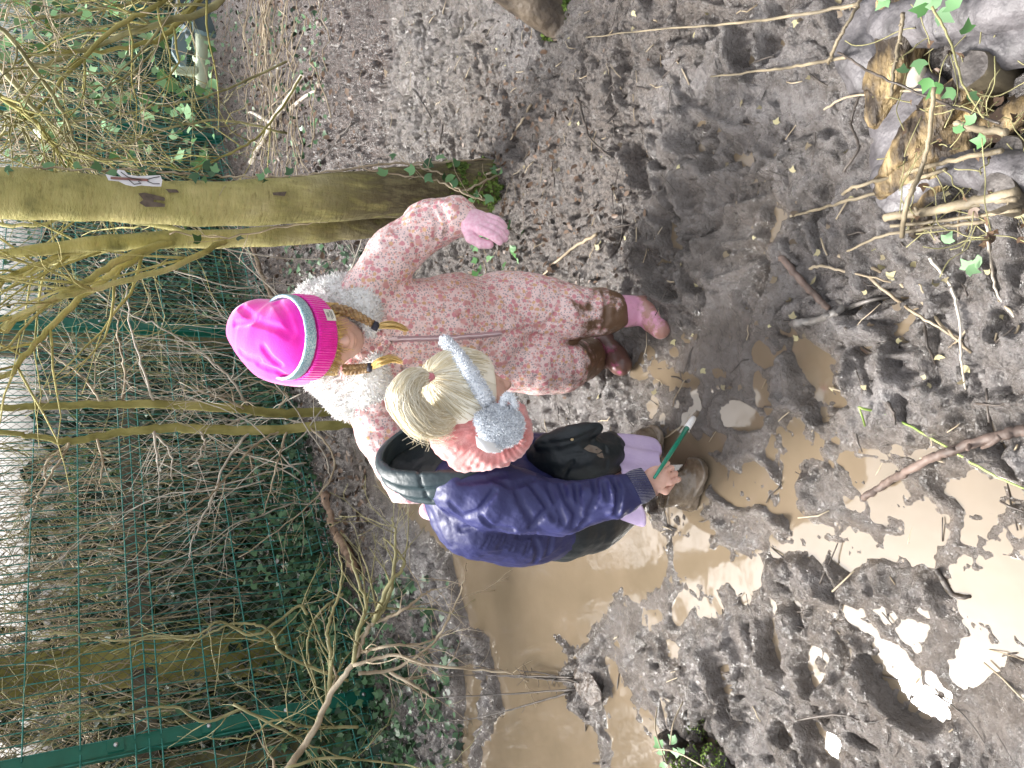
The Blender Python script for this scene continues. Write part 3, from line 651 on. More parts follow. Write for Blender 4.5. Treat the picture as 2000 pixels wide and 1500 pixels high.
c1 = ramp(m, na.outputs['Fac'], [(.32, (.17, .165, .06)), (.45, (.36, .33, .12)), (.6, (.46, .41, .17)), (.75, (.58, .52, .27))]).outputs[0]
c2 = ramp(m, nb.outputs['Fac'], [(.24, (.45, .42, .33)), (.42, (1, 1, 1)), (.75, (1.08, 1.07, 1.03))]).outputs[0]
mu = node(m, 'ShaderNodeMix', data_type='RGBA', blend_type='MULTIPLY'); mu.inputs[0].default_value = 1; lk(m, c1, mu.inputs[6]); lk(m, c2, mu.inputs[7])
dk = ramp(m, nc.outputs['Fac'], [(.38, (.022, .016, .011)), (.5, (.085, .066, .04)), (.65, (.20, .175, .09))]).outputs[0]
sx = node(m, 'ShaderNodeSeparateXYZ'); lk(m, tc.outputs['Object'], sx.inputs[0])
mr = node(m, 'ShaderNodeMapRange'); lk(m, sx.outputs['Z'], mr.inputs[0]); mr.inputs[1].default_value = 1.1; mr.inputs[2].default_value = .45
ad = node(m, 'ShaderNodeMath', operation='MULTIPLY_ADD'); lk(m, nc.outputs['Fac'], ad.inputs[0]); ad.inputs[1].default_value = 3.2; ad.inputs[2].default_value = -1.65
ac = node(m, 'ShaderNodeMath', operation='ADD', use_clamp=True); lk(m, mr.outputs[0], ac.inputs[0]); lk(m, ad.outputs[0], ac.inputs[1]); ml = node(m, 'ShaderNodeMath', operation='MULTIPLY', use_clamp=True); lk(m, ac.outputs[0], ml.inputs[0]); lk(m, mr.outputs[0], ml.inputs[1])
lk(m, mix(m, ml.outputs[0], mu.outputs[2], dk), b.inputs['Base Color'])
vo = node(m, 'ShaderNodeTexVoronoi', feature='DISTANCE_TO_EDGE'); vo.inputs['Scale'].default_value = 30; lk(m, mp2.outputs[0], vo.inputs['Vector'])
bp = node(m, 'ShaderNodeBump'); bp.inputs['Distance'].default_value = .006; lk(m, nb.outputs['Fac'], bp.inputs['Height'])
bq = node(m, 'ShaderNodeBump'); bq.inputs['Distance'].default_value = .012; lk(m, nc.outputs['Fac'], bq.inputs['Height']); lk(m, mr.outputs[0], bq.inputs['Strength']); lk(m, bp.outputs[0], bq.inputs['Normal']); lk(m, bq.outputs[0], b.inputs['Normal'])
mb.build('trunk', m, T)
TRQ = Q
pts = [(-30,500,2.75,8), (60,490,2.72,11), (170,478,2.70,14), (215,474,2.70,16), (330,468,2.68,17), (450,466,2.66,18), (560,460,2.62,20), (680,447,2.58,22), (790,430,2.52,26), (880,408,2.46,34)]
P = np.array([at(a_, b_, y_) for a_, b_, y_, _ in pts]); rr = np.array([pr(q_[3], p_) for q_, p_ in zip(pts, P)]); Q = sm(np.column_stack([P, rr]), 10)
mb = MB(); mb.tube(Q[:, :3], Q[:, 3]*(1+.05*np.sin(np.arange(len(Q))*.7)), 20); V = mb.V[0]; ctr = np.repeat(Q[:, :3], 20, 0); mb.V[0] = ctr+(V-ctr)*(1+.12*fbm(V*16, 4, 3))[:, None]
mb.build('second_stem', M['bark_main'], T)
limbs = [[(330,468,2.66),(250,500,2.6),(150,560,2.5),(60,610,2.45),(-60,680,2.4)], [(300,478,2.68),(240,520,2.64),(150,590,2.6),(80,660,2.55),(20,725,2.5),(-40,760,2.5)],
         [(330,470,2.7),(200,490,2.8),(90,520,2.9),(0,553,2.95),(-90,590,3)], [(215,466,2.7),(120,500,2.72),(40,530,2.7),(-60,570,2.6)], [(420,470,2.66),(340,520,2.5),(200,560,2.45),(90,590,2.4),(0,640,2.4)],
         [(400,470,2.66),(300,440,2.8),(160,420,2.95),(60,440,3.0),(-60,430,3.1)]]
STQ = Q[:, :3]
for i_, l_ in enumerate(limbs):
    k_ = np.argmin([abs(proj(q_)[0]-l_[0][0]-25) for q_ in STQ]); mb = MB(); guided(mb, np.vstack([STQ[k_], pix(l_)[1:]]), (.013, .012, .010, .010, .010, .009)[i_], .006, r, 9, .45, 1); mb.build('limb', M['bark_main'], T)
# crown above the picture (its branches mirror in the puddles)
mb = MB(); Pq = TRQ[:30, :3]; Pq = Pq[Pq[:, 2] > 2.0]
for k in range(16):
    a_ = r.uniform(0, 6.28); grow(mb, Pq[(k*3) % len(Pq)]*[1, 1, 1], (math.cos(a_), math.sin(a_), 1.1), r.uniform(1.6, 2.6), .03, 2, r, kids=(3, 6), minr=.003, up=.3)
mb.build('crown', M['twig_green'], T)
# moss at the foot
n = 2600; th = r.uniform(0, 6.28, n); z = r.uniform(0, 1, n)**1.8*.24; bx = TRQ[-1]; cen = np.array([TRQ[np.argmin(np.abs(TRQ[:, 2]-v))] for v in z])
keep = np.cos(th-(-2.1)) > -.35; nrm = np.stack([np.cos(th), np.sin(th), .5+0*th], -1); q = cen[:, :3]*1.0; q[:, 2] = z; q[:, :2] += nrm[:, :2]*(cen[:, 3]*1.06)[:, None]; 
keep &= (fbm(q*9, 4, 2) > -.25)
leafobj('moss', q[keep], r.uniform(.010, .022, keep.sum()), nrm[keep], r, M['moss'], T, tilt=.8)
# ivy shoots on the trunk
iv = empty('climbing_ivy', TRQ[-1, :3], 'ivy stems and leaves climbing the right side of the forked tree', 'ivy')
mb = MB(); LP = []
for path in ([(1010,318,-.05),(930,312,-.06),(850,318,-.07),(760,320,-.06),(650,335,-.03),(560,345,0),(460,345,0),(380,342,0),(280,335,0),(170,332,0),(60,330,0),(-40,330,0)],
             [(1000,330,-.10),(950,352,-.13),(900,372,-.14),(860,355,-.13),(800,345,-.12),(700,328,-.10)], [(960,395,-.13),(900,372,-.15),(860,340,-.13),(800,322,-.08)], [(950,340,-.12),(985,330,-.14),(1010,345,-.16),(1060,360,-.2)],
             [(860,400,-.02),(760,415,-.02),(650,430,.02),(560,440,.05),(430,462,.12),(330,455,.16)]):
    P = pix([(a_, b_, YT+c_) for a_, b_, c_ in path]); guided(mb, P, .004, .0025, r, 6, .12, 0, 5); LP += list(sm(P, 8))
mb.build('stem', M['twig_tan'], iv)
LP = np.array(LP)[::3]; LP = LP[r.random(len(LP)) < .55]; LP = np.vstack([LP+r.normal(0, .02, LP.shape)+[0, -.02, 0], pix([(405,325,YT-.02),(380,345,YT-.05),(400,350,YT-.05),(420,330,YT-.04),(510,345,YT-.05),(520,355,YT-.05),(565,335,YT),(150,322,YT-.04),(15,330,YT-.05),(10,345,YT-.05),(190,325,YT-.05),(230,318,YT),(1010,335,YT-.2),(1030,320,YT-.2),(1000,440,YT-.2)])])
leafobj('leaves', LP, r.uniform(.024, .044, len(LP)), np.tile([0, -1., .4], (len(LP), 1)), r, leafmat('trunk_ivy_leaf', (.03, .08, .03), (.14, .28, .12), .35), iv, tilt=.5)
# paper cut-out pinned on the trunk
ct = empty('paper_cutout', at(262, 350, YT-.1), 'white edged laminated paper cut-out with a brown stick drawing pinned to the green trunk', 'paper cut-out')
Yc = YT-.095
def flat(pl, dy, th, name, m, par):
    P = pix(pl, Yc-dy); k = len(P); mb = MB(); mb.add(np.vstack([P, P+[0, th, 0]]), [tuple(range(k))]+[tuple(range(2*k-1, k-1, -1))]+[(i_, i_+k, (i_+1) % k+k, (i_+1) % k) for i_ in range(k)]); return mb.build(name, m, par, smooth=False)
flat([(206,340),(212,352),(232,354),(246,361),(262,364),(276,362),(300,364),(315,364),(317,352),(313,342),(292,343),(270,344),(250,341),(243,333),(230,331),(228,336),(238,346),(222,344)], 0, .002, 'sheet', mat('laminated_paper', (.75, .76, .78), rough=.3), ct)
flat([(216,345),(216,350),(290,354),(290,349)], .003, .001, 'drawing', mat('brown_print', (.25, .12, .10), rough=.4), ct)
mb = MB()
for l_ in ([(236,336),(250,346),(276,352)], [(250,350),(262,360),(276,358),(270,354)], [(288,350),(300,347),(312,345)], [(288,354),(300,359),(312,359)]): mb.tube(pix(l_, Yc-.004), .0012, 4)
mb.build('printed_line', mat('black_print', (.03, .03, .03), rough=.4), ct)
# bark scars
for pl in ([(270,378),(282,376),(300,380),(322,386),(322,392),(300,390),(300,394),(322,398),(322,404),(284,404),(272,396),(280,390)], [(323,369),(345,370),(350,376),(330,376)], [(532,376),(560,374),(556,383),(534,381)]):
    c_ = np.mean(pl, 0); k_ = np.argmin([abs(proj(q_[:3])[0]-c_[0]) for q_ in TRQ]); ax = TRQ[k_]
    P = []
    for x, y in pl:
        d_ = ray(x, y); o2 = (CAM-ax[:3])[:2]; d2 = d_[:2]; A = d2@d2; Bq = 2*o2@d2; Cq = o2@o2-(ax[3]*1.03+.003)**2; dd = max(Bq*Bq-4*A*Cq, 0); P.append(CAM+d_*((-Bq-math.sqrt(dd))/(2*A)))
    mb = MB(); mb.add(np.array(P), [tuple(range(len(P)))]); o = mb.build('bark_scar', mat('scar', (.09, .07, .055), (.15, .12, .09), 60, .9), T, smooth=False)

# ---------------------------------------------------------------- two thin saplings
def sapling(name, path, lab, br, m, grp):
    path = [(q[0], q[1], q[2]*1.17, q[3]) for q in path[1:]]; path = [(path[0][0]+22, path[0][1]-4, path[0][2], path[0][3])]+path; P0 = at(path[0][0], path[0][1], path[0][2]); T = empty(name, P0, lab, 'sapling', grp)
    mb = MB(); pts = pix([q[:3] for q in path]); rr = np.array([pr(q[3], p) for q, p in zip(path, pts)]); Q = sm(np.column_stack([pts, rr]), 8)
    Q[:, :3] += r.normal(0, .003, (len(Q), 3)); mb.tube(Q[:, :3], Q[:, 3], 10); mb.build('trunk', m, T)
    for b_ in br:
        mb = MB(); guided(mb, pix([(q[0], q[1], q[2]*1.17) for q in b_]), .0065, .002, r, 6, .26, 1, 5, .005); mb.build('branch', M['twig_tan'] if r.random() < .5 else M['twig_pale'], T)
sapling('sapling', [(800,790,3.25,9), (700,797,3.35,9), (560,808,3.4,9), (480,800,3.4,9), (340,790,3.4,8.5), (200,790,3.4,7.5), (100,793,3.4,7), (0,795,3.4,6.5), (-300,800,3.4,5)],
  'thin olive sapling rising from behind the pink hat child, the upper one of the pair', [
  [(485,795,3.4),(450,740,3.3),(400,695,3.25),(330,650,3.2),(250,612,3.2),(190,590,3.2)], [(240,785,3.4),(244,730,3.35),(232,660,3.3),(225,600,3.25),(226,545,3.2)], [(200,790,3.4),(160,735,3.45),(110,700,3.5),(60,650,3.5)],
  [(300,790,3.4),(280,720,3.35),(255,640,3.3),(245,560,3.3),(240,520,3.3)], [(540,800,3.4),(560,770,3.35),(500,745,3.3),(455,742,3.3)], [(500,805,3.4),(430,835,3.35),(370,850,3.3)], [(110,795,3.4),(60,770,3.4),(30,700,3.4)], [(480,800,3.4),(440,780,3.3),(380,765,3.2),(345,760,3.2)]], M['bark_green'], 'pair of thin saplings')
sapling('sapling', [(800,812,3.2,10), (700,825,3.3,10), (560,838,3.3,9.5), (400,838,3.3,9.5), (300,838,3.3,8.5), (200,850,3.3,7.5), (140,860,3.3,7), (60,852,3.3,5), (0,845,3.3,5), (-250,840,3.3,4)],
  'thin olive sapling rising from behind the pink hat child, the lower one of the pair', [
  [(550,840,3.3),(500,868,3.2),(450,925,3.1),(400,975,3.05),(350,1010,3.0),(300,1050,3.0),(262,1092,3.0)], [(490,838,3.3),(440,905,3.2),(420,960,3.15),(395,1010,3.1),(375,1060,3.1),(370,1095,3.1)], [(560,838,3.3),(545,890,3.2),(530,950,3.15),(515,1005,3.1)],
  [(390,838,3.3),(400,870,3.2),(380,905,3.15),(368,915,3.1)], [(140,860,3.3),(110,910,3.25),(80,960,3.2),(60,990,3.2),(40,1040,3.2)], [(140,862,3.3),(90,905,3.3),(85,950,3.3),(20,1000,3.3)], [(190,852,3.3),(200,910,3.25),(190,960,3.2)],
  [(600,830,3.3),(640,870,3.2),(650,925,3.15),(590,1000,3.1),(470,1090,3.05)], [(300,838,3.3),(307,900,3.2),(308,885,3.2)], [(290,835,3.3),(330,880,3.3),(335,950,3.3)]], M['bark_green'], 'pair of thin saplings')
# ---------------------------------------------------------------- hazel at the left edge (bottom of the sideways picture)
hz_ = empty('hazel_tree', at(700, 1700, 2.9)*[1, 1, 0], 'bare hazel reaching in with forked tan branches from the left edge over the ivy', 'tree')
def hb(paths, r0, r1, m, tw, par, name='branch', tl=.25, jit=.003, **k):
    for pth in paths:
        mb = MB(); guided(mb, pix(pth), r0, r1, r, tw, tl, 1, 7, jit, **k); mb.build(name, m, par)
hb([[(300,1760,2.6),(500,1570,2.62),(562,1500,2.65),(610,1430,2.66),(650,1350,2.65),(690,1295,2.62),(712,1240,2.6),(735,1210,2.58)]], .015, .007, M['twig_tan'], 5, hz_, tl=.3)
hb([[(620,1410,2.66),(640,1365,2.7),(646,1290,2.72),(640,1230,2.75),(655,1180,2.8),(668,1120,2.8),(660,1060,2.8)], [(690,1300,2.62),(700,1230,2.6),(715,1180,2.6),(690,1110,2.6),(680,1070,2.6)],
    [(730,1215,2.58),(755,1175,2.55),(770,1110,2.5),(772,1055,2.5),(765,1010,2.5)], [(730,1215,2.58),(760,1140,2.5),(790,1100,2.5),(750,1050,2.5)]], .010, .0025, M['twig_green'], 7, hz_, tl=.22)
hb([[(700,1315,2.64),(760,1310,2.6),(810,1285,2.55),(850,1250,2.5),(880,1200,2.45),(905,1140,2.4),(910,1100,2.4)], [(700,1275,2.62),(760,1262,2.5),(830,1255,2.5),(880,1230,2.5)], [(735,1215,2.6),(790,1190,2.5),(835,1155,2.5),(855,1150,2.5)],
    [(760,1312,2.6),(820,1345,2.5),(850,1370,2.5)], [(690,1300,2.6),(770,1280,2.5),(840,1300,2.4),(960,1310,2.3),(1040,1330,2.2)]], .007, .002, M['twig_tan'], 7, hz_, tl=.2)
hb([[(600,1200,2.9),(580,1185,2.9),(500,1240,2.9),(430,1215,2.9),(380,1240,2.9),(240,1250,2.9),(130,1235,2.9),(60,1245,2.9)], [(680,1330,2.9),(600,1300,2.9),(545,1270,2.9),(530,1235,2.9),(490,1218,2.9),(440,1222,2.9),(380,1250,2.95),(300,1240,3),(220,1258,3),(150,1240,3),(80,1235,3)],
    [(700,1420,2.8),(600,1420,2.8),(540,1405,2.8),(480,1440,2.8),(400,1440,2.8)], [(480,1380,3),(400,1410,3),(340,1380,3),(240,1395,3),(200,1400,3),(170,1380,3),(60,1390,3)], [(670,1160,3),(620,1200,3),(600,1260,3),(615,1330,3),(610,1355,3)],
    [(560,1500,2.6),(640,1480,2.6),(760,1490,2.6),(860,1510,2.5)], [(455,1375,2.9),(560,1430,2.8),(600,1450,2.8),(700,1490,2.8)]], .006, .002, M['twig_green'], 9, hz_, tl=.22)
# ---------------------------------------------------------------- bare shrub at top-left of the picture (right of the place)
YS = 3.6
sh = empty('bare_shrub', (2.9, 3.6, 0), 'large bare shrub with yellow green arching stems to the right of the forked tree', 'shrub')
SP = [[(470,-160,3.3),(400,-20,3.4),(330,60,3.4),(260,90,3.4),(150,102,3.4),(60,110,3.4),(-60,140,3.4)], [(500,-120,3.2),(420,10,3.3),(300,50,3.3),(180,90,3.4),(60,140,3.4),(0,165,3.4),(-80,180,3.4)],
      [(470,-100,3.6),(350,-20,3.6),(240,10,3.6),(120,30,3.6),(0,30,3.6),(-80,20,3.6)], [(420,-100,3.2),(320,0,3.2),(220,60,3.2),(120,160,3.2),(40,240,3.2),(-40,300,3.2)], [(560,120,3.9),(400,190,3.9),(300,210,3.9),(200,230,3.9),(90,250,3.9),(-40,260,3.9)],
      [(560,260,3.7),(440,235,3.7),(330,250,3.7),(220,290,3.7),(120,310,3.6),(0,315,3.6)], [(590,150,3.5),(520,250,3.4),(450,300,3.4),(350,330,3.4),(230,310,3.4),(120,330,3.4),(20,330,3.3)], [(-40,90,3.1),(60,200,3.1),(150,290,3.1),(230,330,3.1)],
      [(-40,20,3.0),(60,120,3),(130,240,3),(160,320,3)], [(-30,170,2.9),(60,230,2.9),(110,290,2.9),(150,330,2.9)], [(-30,200,3.2),(40,250,3.2),(70,320,3.2)], [(420,-30,3.6),(300,100,3.7),(230,160,3.7),(140,170,3.7),(30,160,3.7)]]
for i_, p_ in enumerate(SP):
    mb = MB(); guided(mb, pix(p_), (.014, .016, .010, .012, .006, .006, .005, .011, .009, .010, .008, .006)[i_], .003, r, 16, .5, 1, 6, .006, wob=.2); mb.build('stem', M['twig_green'] if i_ % 3 else M['bark_green'], sh)
mb = MB()
for k in range(190):
    a_ = at(r.uniform(-40, 300), r.uniform(-40, 330), r.uniform(3.0, 5.2)); d_ = r.normal(0, 1, 3)*[1, .5, 1]; grow(mb, a_, d_, r.uniform(.25, .7), .0026, 0, r, wob=.22)
mb.build('twigs', M['twig_tan'], sh)
n = 260; q = np.array([at(r.uniform(0, 420), r.uniform(0, 330), r.uniform(3.4, 5)) for _ in range(n)]); leafobj('leaves', q, r.uniform(.03, .07, n), np.tile([0, -1., .6], (n, 1)), r, M['ivy_young'], sh)
# dead thin twigs in front of the fence in the middle
dt = empty('bare_bush', at(560, 640, 4.3)*[1, 1, 0], 'bare bush of thin grey twigs standing against the mesh fence behind the pink hat', 'bush')
mb = MB()
for k in range(26):
    x, y = r.uniform(430, 620), r.uniform(500, 980); Yy = r.uniform(3.7, 4.3)
    grow(mb, at(x+60, y, Yy), r.normal(0, .5, 3)+[0, 0, 1], r.uniform(.6, 1.5), .004, 2, r, kids=(2, 5), wob=.15)
mb.build('twigs', M['twig_pale'], dt)
mb = MB()
for k in range(34):
    grow(mb, at(r.uniform(20, 420), r.uniform(480, 960), r.uniform(4.0, 5.0)), r.normal(0, 1, 3)*[1, .3, 1], r.uniform(.4, 1.0), .003, 1, r, wob=.2)
mb.build('branches', M['twig_green'], dt)

# ---------------------------------------------------------------- ivy ground cover and foot of fence
def cover(n, x0, x1, y0, y1, zmx, sz, m, name, lab, dens=None, cat='ivy', kind='stuff', shape=IVY, tilt=.45, **k):
    P = []
    while len(P) < n:
        x, y = r.uniform(x0, x1), r.uniform(y0, y1)
        if dens and r.random() > dens(x, y): continue
        g = GG(x, y); P.append(g+[0, 0, .004+r.random()**2*zmx])
    P = np.array(P); o = leafobj(name, P, r.uniform(*sz, n), np.tile([0, -.25, 1.], (n, 1)), r, m, tilt=tilt, shape=shape, **k); tag(o, lab, cat, None, kind); return o
n = 8200; s = r.uniform(-2.6, 3.1, n); t = r.uniform(-.12, .40, n); z = np.abs(r.normal(0, .22, n))*(1.15-.25*np.clip(s, 0, 3)); o = leafobj('fence_ivy', back(s, t, z+.01), r.uniform(.022, .048, n), up_n(n), r, M['ivy'], down=(0, 0, -1), tilt=.5)
tag(o, 'glossy green ivy grown through the foot of the mesh fence', 'ivy', None, 'stuff')
n = 1500; s = r.uniform(3, 10, n); t = r.uniform(-.1, .5, n); z = r.uniform(0, 1.7, n)**1.0; o = leafobj('hanging_ivy', back(s, t, z), r.uniform(.03, .06, n), up_n(n), r, M['ivy'], down=(0, 0, -1), tilt=.5)
tag(o, 'scattered ivy leaves climbing the mesh fence behind the tree', 'ivy', None, 'stuff')
cover(1900, 640, 905, 1120, 1500, .05, (.020, .046), M['ivy'], 'ground_ivy', 'low ivy covering the ground between the fence and the big brown puddle', lambda x, y: np.clip(1.1-(x-650)/270-(.35 if y < 1250 else 0)+.35*math.sin(x*.05)*math.sin(y*.04), .03, 1))
cover(500, 420, 640, 20, 320, .03, (.02, .045), M['ivy'], 'bank_ivy', 'small ivy leaves scattered over the leaf litter right of the tree')
cover(200, 560, 720, 480, 600, .05, (.02, .05), M['ivy'], 'path_ivy', 'patch of small green leaves on the ground behind the pink suited child', cat='leaves')
cover(26, 930, 1040, 430, 540, .03, (.02, .045), M['ivy_young'], 'foot_ivy', 'few ivy leaves on the mud beside the pink glove')
# leaf litter
cover(5200, 400, 720, -60, 1120, .02, (.02, .05), M['litter'], 'leaf_litter', 'brown fallen leaves and bark scraps lying thick along the foot of the fence', lambda x, y: np.clip(1.2-(x-430-(200 if y > 900 else 0)-.1*y)/230, .02, 1), cat='leaf litter', shape=OVAL)
cover(1100, 700, 1300, 0, 800, .008, (.008, .026), M['litter'], 'trodden_leaves', 'small brown leaf scraps trodden into the mud', lambda x, y: np.clip(1.1-abs(x-1000)/260-abs(y-430)/500, .03, 1), cat='leaf litter', shape=OVAL)
cover(170, 780, 2000, 0, 780, .006, (.008, .022), M['litter_pale'], 'pale_scraps', 'pale yellow leaf scraps dotted over the mud', cat='leaf litter')
# chips and debris sticks (uncountable)
mb = MB(); mc = MB()
for k in range(900):
    x, y = (r.uniform(400, 1350), r.uniform(0, 1100)) if k < 620 else (r.uniform(640, 2000), r.uniform(0, 1500))
    g = GG(x, y, .004); a_ = r.normal(0, .5) if x < 700 else r.uniform(0, 3.14); L_ = r.uniform(.015, .09)*(1.6 if x < 640 else 1); d_ = np.array([math.cos(a_), math.sin(a_), r.normal(0, .08)])*L_/2
    (mb if r.random() < .6 else mc).tube(wig(g-d_, g+d_, 4, .12, r), r.uniform(.0008, .0022), 4)
tag(mb.build('dark_debris', M['twig_dark']), 'dark bits of twig and bark strewn over the mud', 'twig debris', None, 'stuff')
tag(mc.build('pale_debris', M['twig_tan']), 'light straw and twig bits strewn over the mud', 'twig debris', None, 'stuff')
mb = MB()
for k in range(120):
    x = r.normal(545, 42); y = r.uniform(-60, 330); x = max(430, min(650, x)); g = GG(x, y, r.uniform(.005, .06)); a_ = r.normal(0, .38); L_ = r.uniform(.12, .8); d_ = np.array([math.cos(a_), math.sin(a_), r.normal(0, .06)])*L_/2
    mb.tube(wig(g-d_, g+d_, 8, .09, r), r.uniform(.0015, .0042), 5)
tag(mb.build('dry_stalks', M['twig_tan']), 'layer of long dry tan stalks lying side by side right of the tree', 'dry stalks', None, 'stuff')
# gravel-like shine bits: small stones
# ---------------------------------------------------------------- sticks one can tell apart
r = np.random.default_rng(23)
def stick(name, path, r0, r1, m, lab, cat='stick', forks=(), k=8, knots=True):
    pts = [GG(q[0], q[1], q[2]) if len(q) > 2 else GG(q[0], q[1], r0) for q in path]
    T = empty(name, pts[0], lab, cat); mb = MB(); Q = sm(pts, 8); Q += r.normal(0, r0*.12, Q.shape); rr = np.linspace(r0, r1, len(Q))*(1+.08*np.sin(np.arange(len(Q))*1.3)); mb.tube(Q, rr, k)
    if knots:
        for _ in range(3):
            i_ = r.integers(2, len(Q)-2); d_ = r.normal(0, 1, 3)+[0, 0, .6]; d_ /= np.linalg.norm(d_); mb.tube([Q[i_], Q[i_]+d_*rr[i_]*2.6], [rr[i_]*.55, rr[i_]*.35], 6)
    mb.build('shaft', m, T)
    for f in forks:
        mb = MB(); P = [GG(*q[:2], q[2] if len(q) > 2 else r1) for q in f]; mb.tube(sm(P, 6), np.linspace(r1*1.0, r1*.4, (len(P)-1)*6+1) if len(P) > 2 else np.linspace(r1, r1*.4, 8), 6); mb.build('twig', m, T)
    return T
stick('straight_stick', [(495,318,.02),(540,240,.03),(575,190,.03),(605,142,.03)], .020, .016, M['twig_pale'], 'straight pale grey stick lying on the dry stalks right of the tree', forks=[[(540,245),(500,222),(487,220)], [(570,215),(600,190),(622,178)]])
stick('leaning_stick', [(470,440,.02),(430,440,.30),(388,484,.62),(340,540,.95),(292,594,1.22)], .014, .010, M['twig_pale'], 'straight pale stick leaning up against the fence left of the tree', knots=False)
stick('fallen_log', [(645,965),(665,1030),(690,1080),(705,1112)], .030, .024, mat('reddish_log_bark', (.13, .075, .045), (.36, .24, .16), 22, .6, .006, 60), 'thin reddish brown log lying at the foot of the fence', 'log')
stick('curved_branch', [(498,480,.02),(520,530,.04),(545,580,.05),(575,620,.03)], .016, .012, mat('brown_bark', (.12, .08, .05), (.26, .19, .12), 22, .6, .004, 60), 'brown curved branch lying behind the pink hat', 'branch', forks=[[(500,490,.05),(470,470,.1),(480,590,.05)]])
stick('red_stick', [(1512,480),(1540,513),(1570,550),(1600,580),(1624,604)], .0085, .006, M['twig_red'], 'short reddish stick lying on the mud at the right, the one with peeling bark', knots=False)
stick('muddy_stick', [(1558,632),(1600,625),(1635,612),(1660,598)], .0085, .006, mat('grey_muddy_bark', (.10, .09, .08), (.24, .22, .2), 30, .35, .002, 90), 'grey muddy stick pressed into the mud beside the reddish stick', forks=[[(1650,605),(1700,588),(1745,580)], [(1660,600),(1600,560)]])
stick('hooked_branch', [(2040,838,.05),(1990,848,.05),(1920,868,.05),(1860,888,.045),(1800,915,.035),(1740,945,.02),(1690,972,.006)], .0095, .007, M['twig_red'], 'long reddish branch reaching into the oval puddle from the right edge', 'branch', forks=[[(1985,850,.05),(1970,866,.06),(1962,872,.07)]])
stick('sunken_twig', [(1832,1112,.006),(1850,1135,.008),(1865,1158,.008),(1885,1166,.008),(1920,1160,.006)], .0045, .003, M['twig_dark'], 'bent black twig lying in the pale puddle', 'twig', forks=[[(1895,1165,.006),(1900,1152,.006),(1915,1156,.006)]], knots=False)
def twig(path, rad, m, lab, cat='twig', grp=None, name='twig', hh=.006):
    P = np.array([GG(q[0], q[1], q[2] if len(q) > 2 else hh) for q in path]); mb = MB(); mb.tube(sm(P, 7)+r.normal(0, rad*.25, (len(sm(P, 7)), 3)), np.linspace(rad, rad*.55, len(sm(P, 7))), 6); o = mb.build(name, m); tag(o, lab, cat, grp); return o
for p, rad, m, lab in (
 ([(810,175),(830,205),(855,250)], .005, M['twig_dark'], 'dark twig on the blue grey mud pointing at the tree'), ([(868,240),(862,280),(860,310)], .004, M['twig_dark'], 'short dark twig crossing the end of the pointing twig'),
 ([(1040,205),(1020,240),(998,278)], .005, M['twig_tan'], 'light brown twig on the mud right of the tree foot'), ([(1130,190),(1145,240),(1155,270),(1195,308)], .0045, M['twig_dark'], 'long thin dark twig curving across the middle of the mud'),
 ([(1225,185),(1205,220),(1188,242)], .0035, M['twig_dark'], 'short dark twig right of the long curving one'), ([(1170,395),(1150,425),(1125,450)], .004, M['twig_dark'], 'dark twig in front of the tree moss'),
 ([(1170,458),(1130,480),(1090,512),(1055,545)], .0055, M['twig_tan'], 'tan twig beside the pink suit leg'), ([(690,240),(660,275),(628,318)], .006, M['twig_dark'], 'brown twig at the edge of the dry stalks near the tree'),
 ([(1330,112),(1310,140),(1278,175)], .004, M['twig_dark'], 'thin dark twig among the furrows'), ([(1220,400),(1215,470),(1190,510)], .0025, M['twig_dark'], 'hair thin root lying across the mud'),
 ([(960,1120),(1005,1135)], .004, M['twig_dark'], 'small dark twig floating near the left bank'), ([(905,1100),(915,1130),(885,1160),(860,1175)], .004, M['twig_dark'], 'forked black twig curling over the bank of the big puddle'),
 ([(1640,500),(1700,520),(1770,560),(1850,640),(1900,690)], .004, M['twig_tan'], 'long curved tan stem arching over the hollow at the right'), ([(1700,540),(1760,590),(1820,630),(1885,665)], .0035, M['twig_tan'], 'straight tan stem running beside the arching one'),
 ([(1585,525),(1610,520),(1650,530),(1745,550)], .0035, M['twig_tan'], 'yellowish stem lying above the reddish stick'), ([(1820,505),(1860,560),(1878,620),(1880,700),(1890,760)], .003, M['twig_pale'], 'long wavy root running down the mud at the far right'),
 ([(1930,430),(1938,500),(1950,570),(1985,620)], .003, M['twig_pale'], 'thin pale root trailing from the cut rods'), ([(1810,620),(1815,670),(1830,710)], .003, M['twig_dark'], 'dark root crossing the hollow'),
 ([(1655,640),(1690,680),(1735,700)], .003, M['twig_dark'], 'thin black root below the muddy stick'), ([(1705,745),(1740,790),(1755,830)], .004, M['twig_dark'], 'black twig below the hollow'),
 ([(1650,1310),(1730,1320),(1800,1340),(1880,1390),(1940,1470)], .002, M['twig_dark'], 'hair thin root crossing the mud at the lower right'), ([(1560,1405),(1640,1395),(1700,1410),(1740,1400)], .0025, M['twig_dark'], 'dark root above the small white puddle'),
 ([(1755,920),(1748,960),(1760,990)], .0025, M['twig_dark'], 'fine dark twig at the rim of the oval puddle'), ([(1700,40),(1760,110),(1775,30)][:2], .004, M['twig_tan'], 'tan twig tip near the rotten logs'),
 ([(1605,1140),(1640,1060),(1600,1080)][:2], .002, M['twig_dark'], 'tiny black twig between the two white puddles')):
    twig(p, rad, m, lab)
gr = mat('grass_green', (.18, .28, .05), (.4, .5, .16), 9, .4)
o = twig([(1690,795,.02),(1760,815,.025),(1860,868,.03),(1950,925,.02),(2010,955,.01)], .0026, gr, 'long folded yellow green grass blade lying across the mud', 'grass blade', name='grass_blade'); mb = MB(); mb.tube([GG(1690,795,.02), GG(1691,815,.01), GG(1692,832,.004)], .002, 5); mb.build('folded_tip', gr, o)

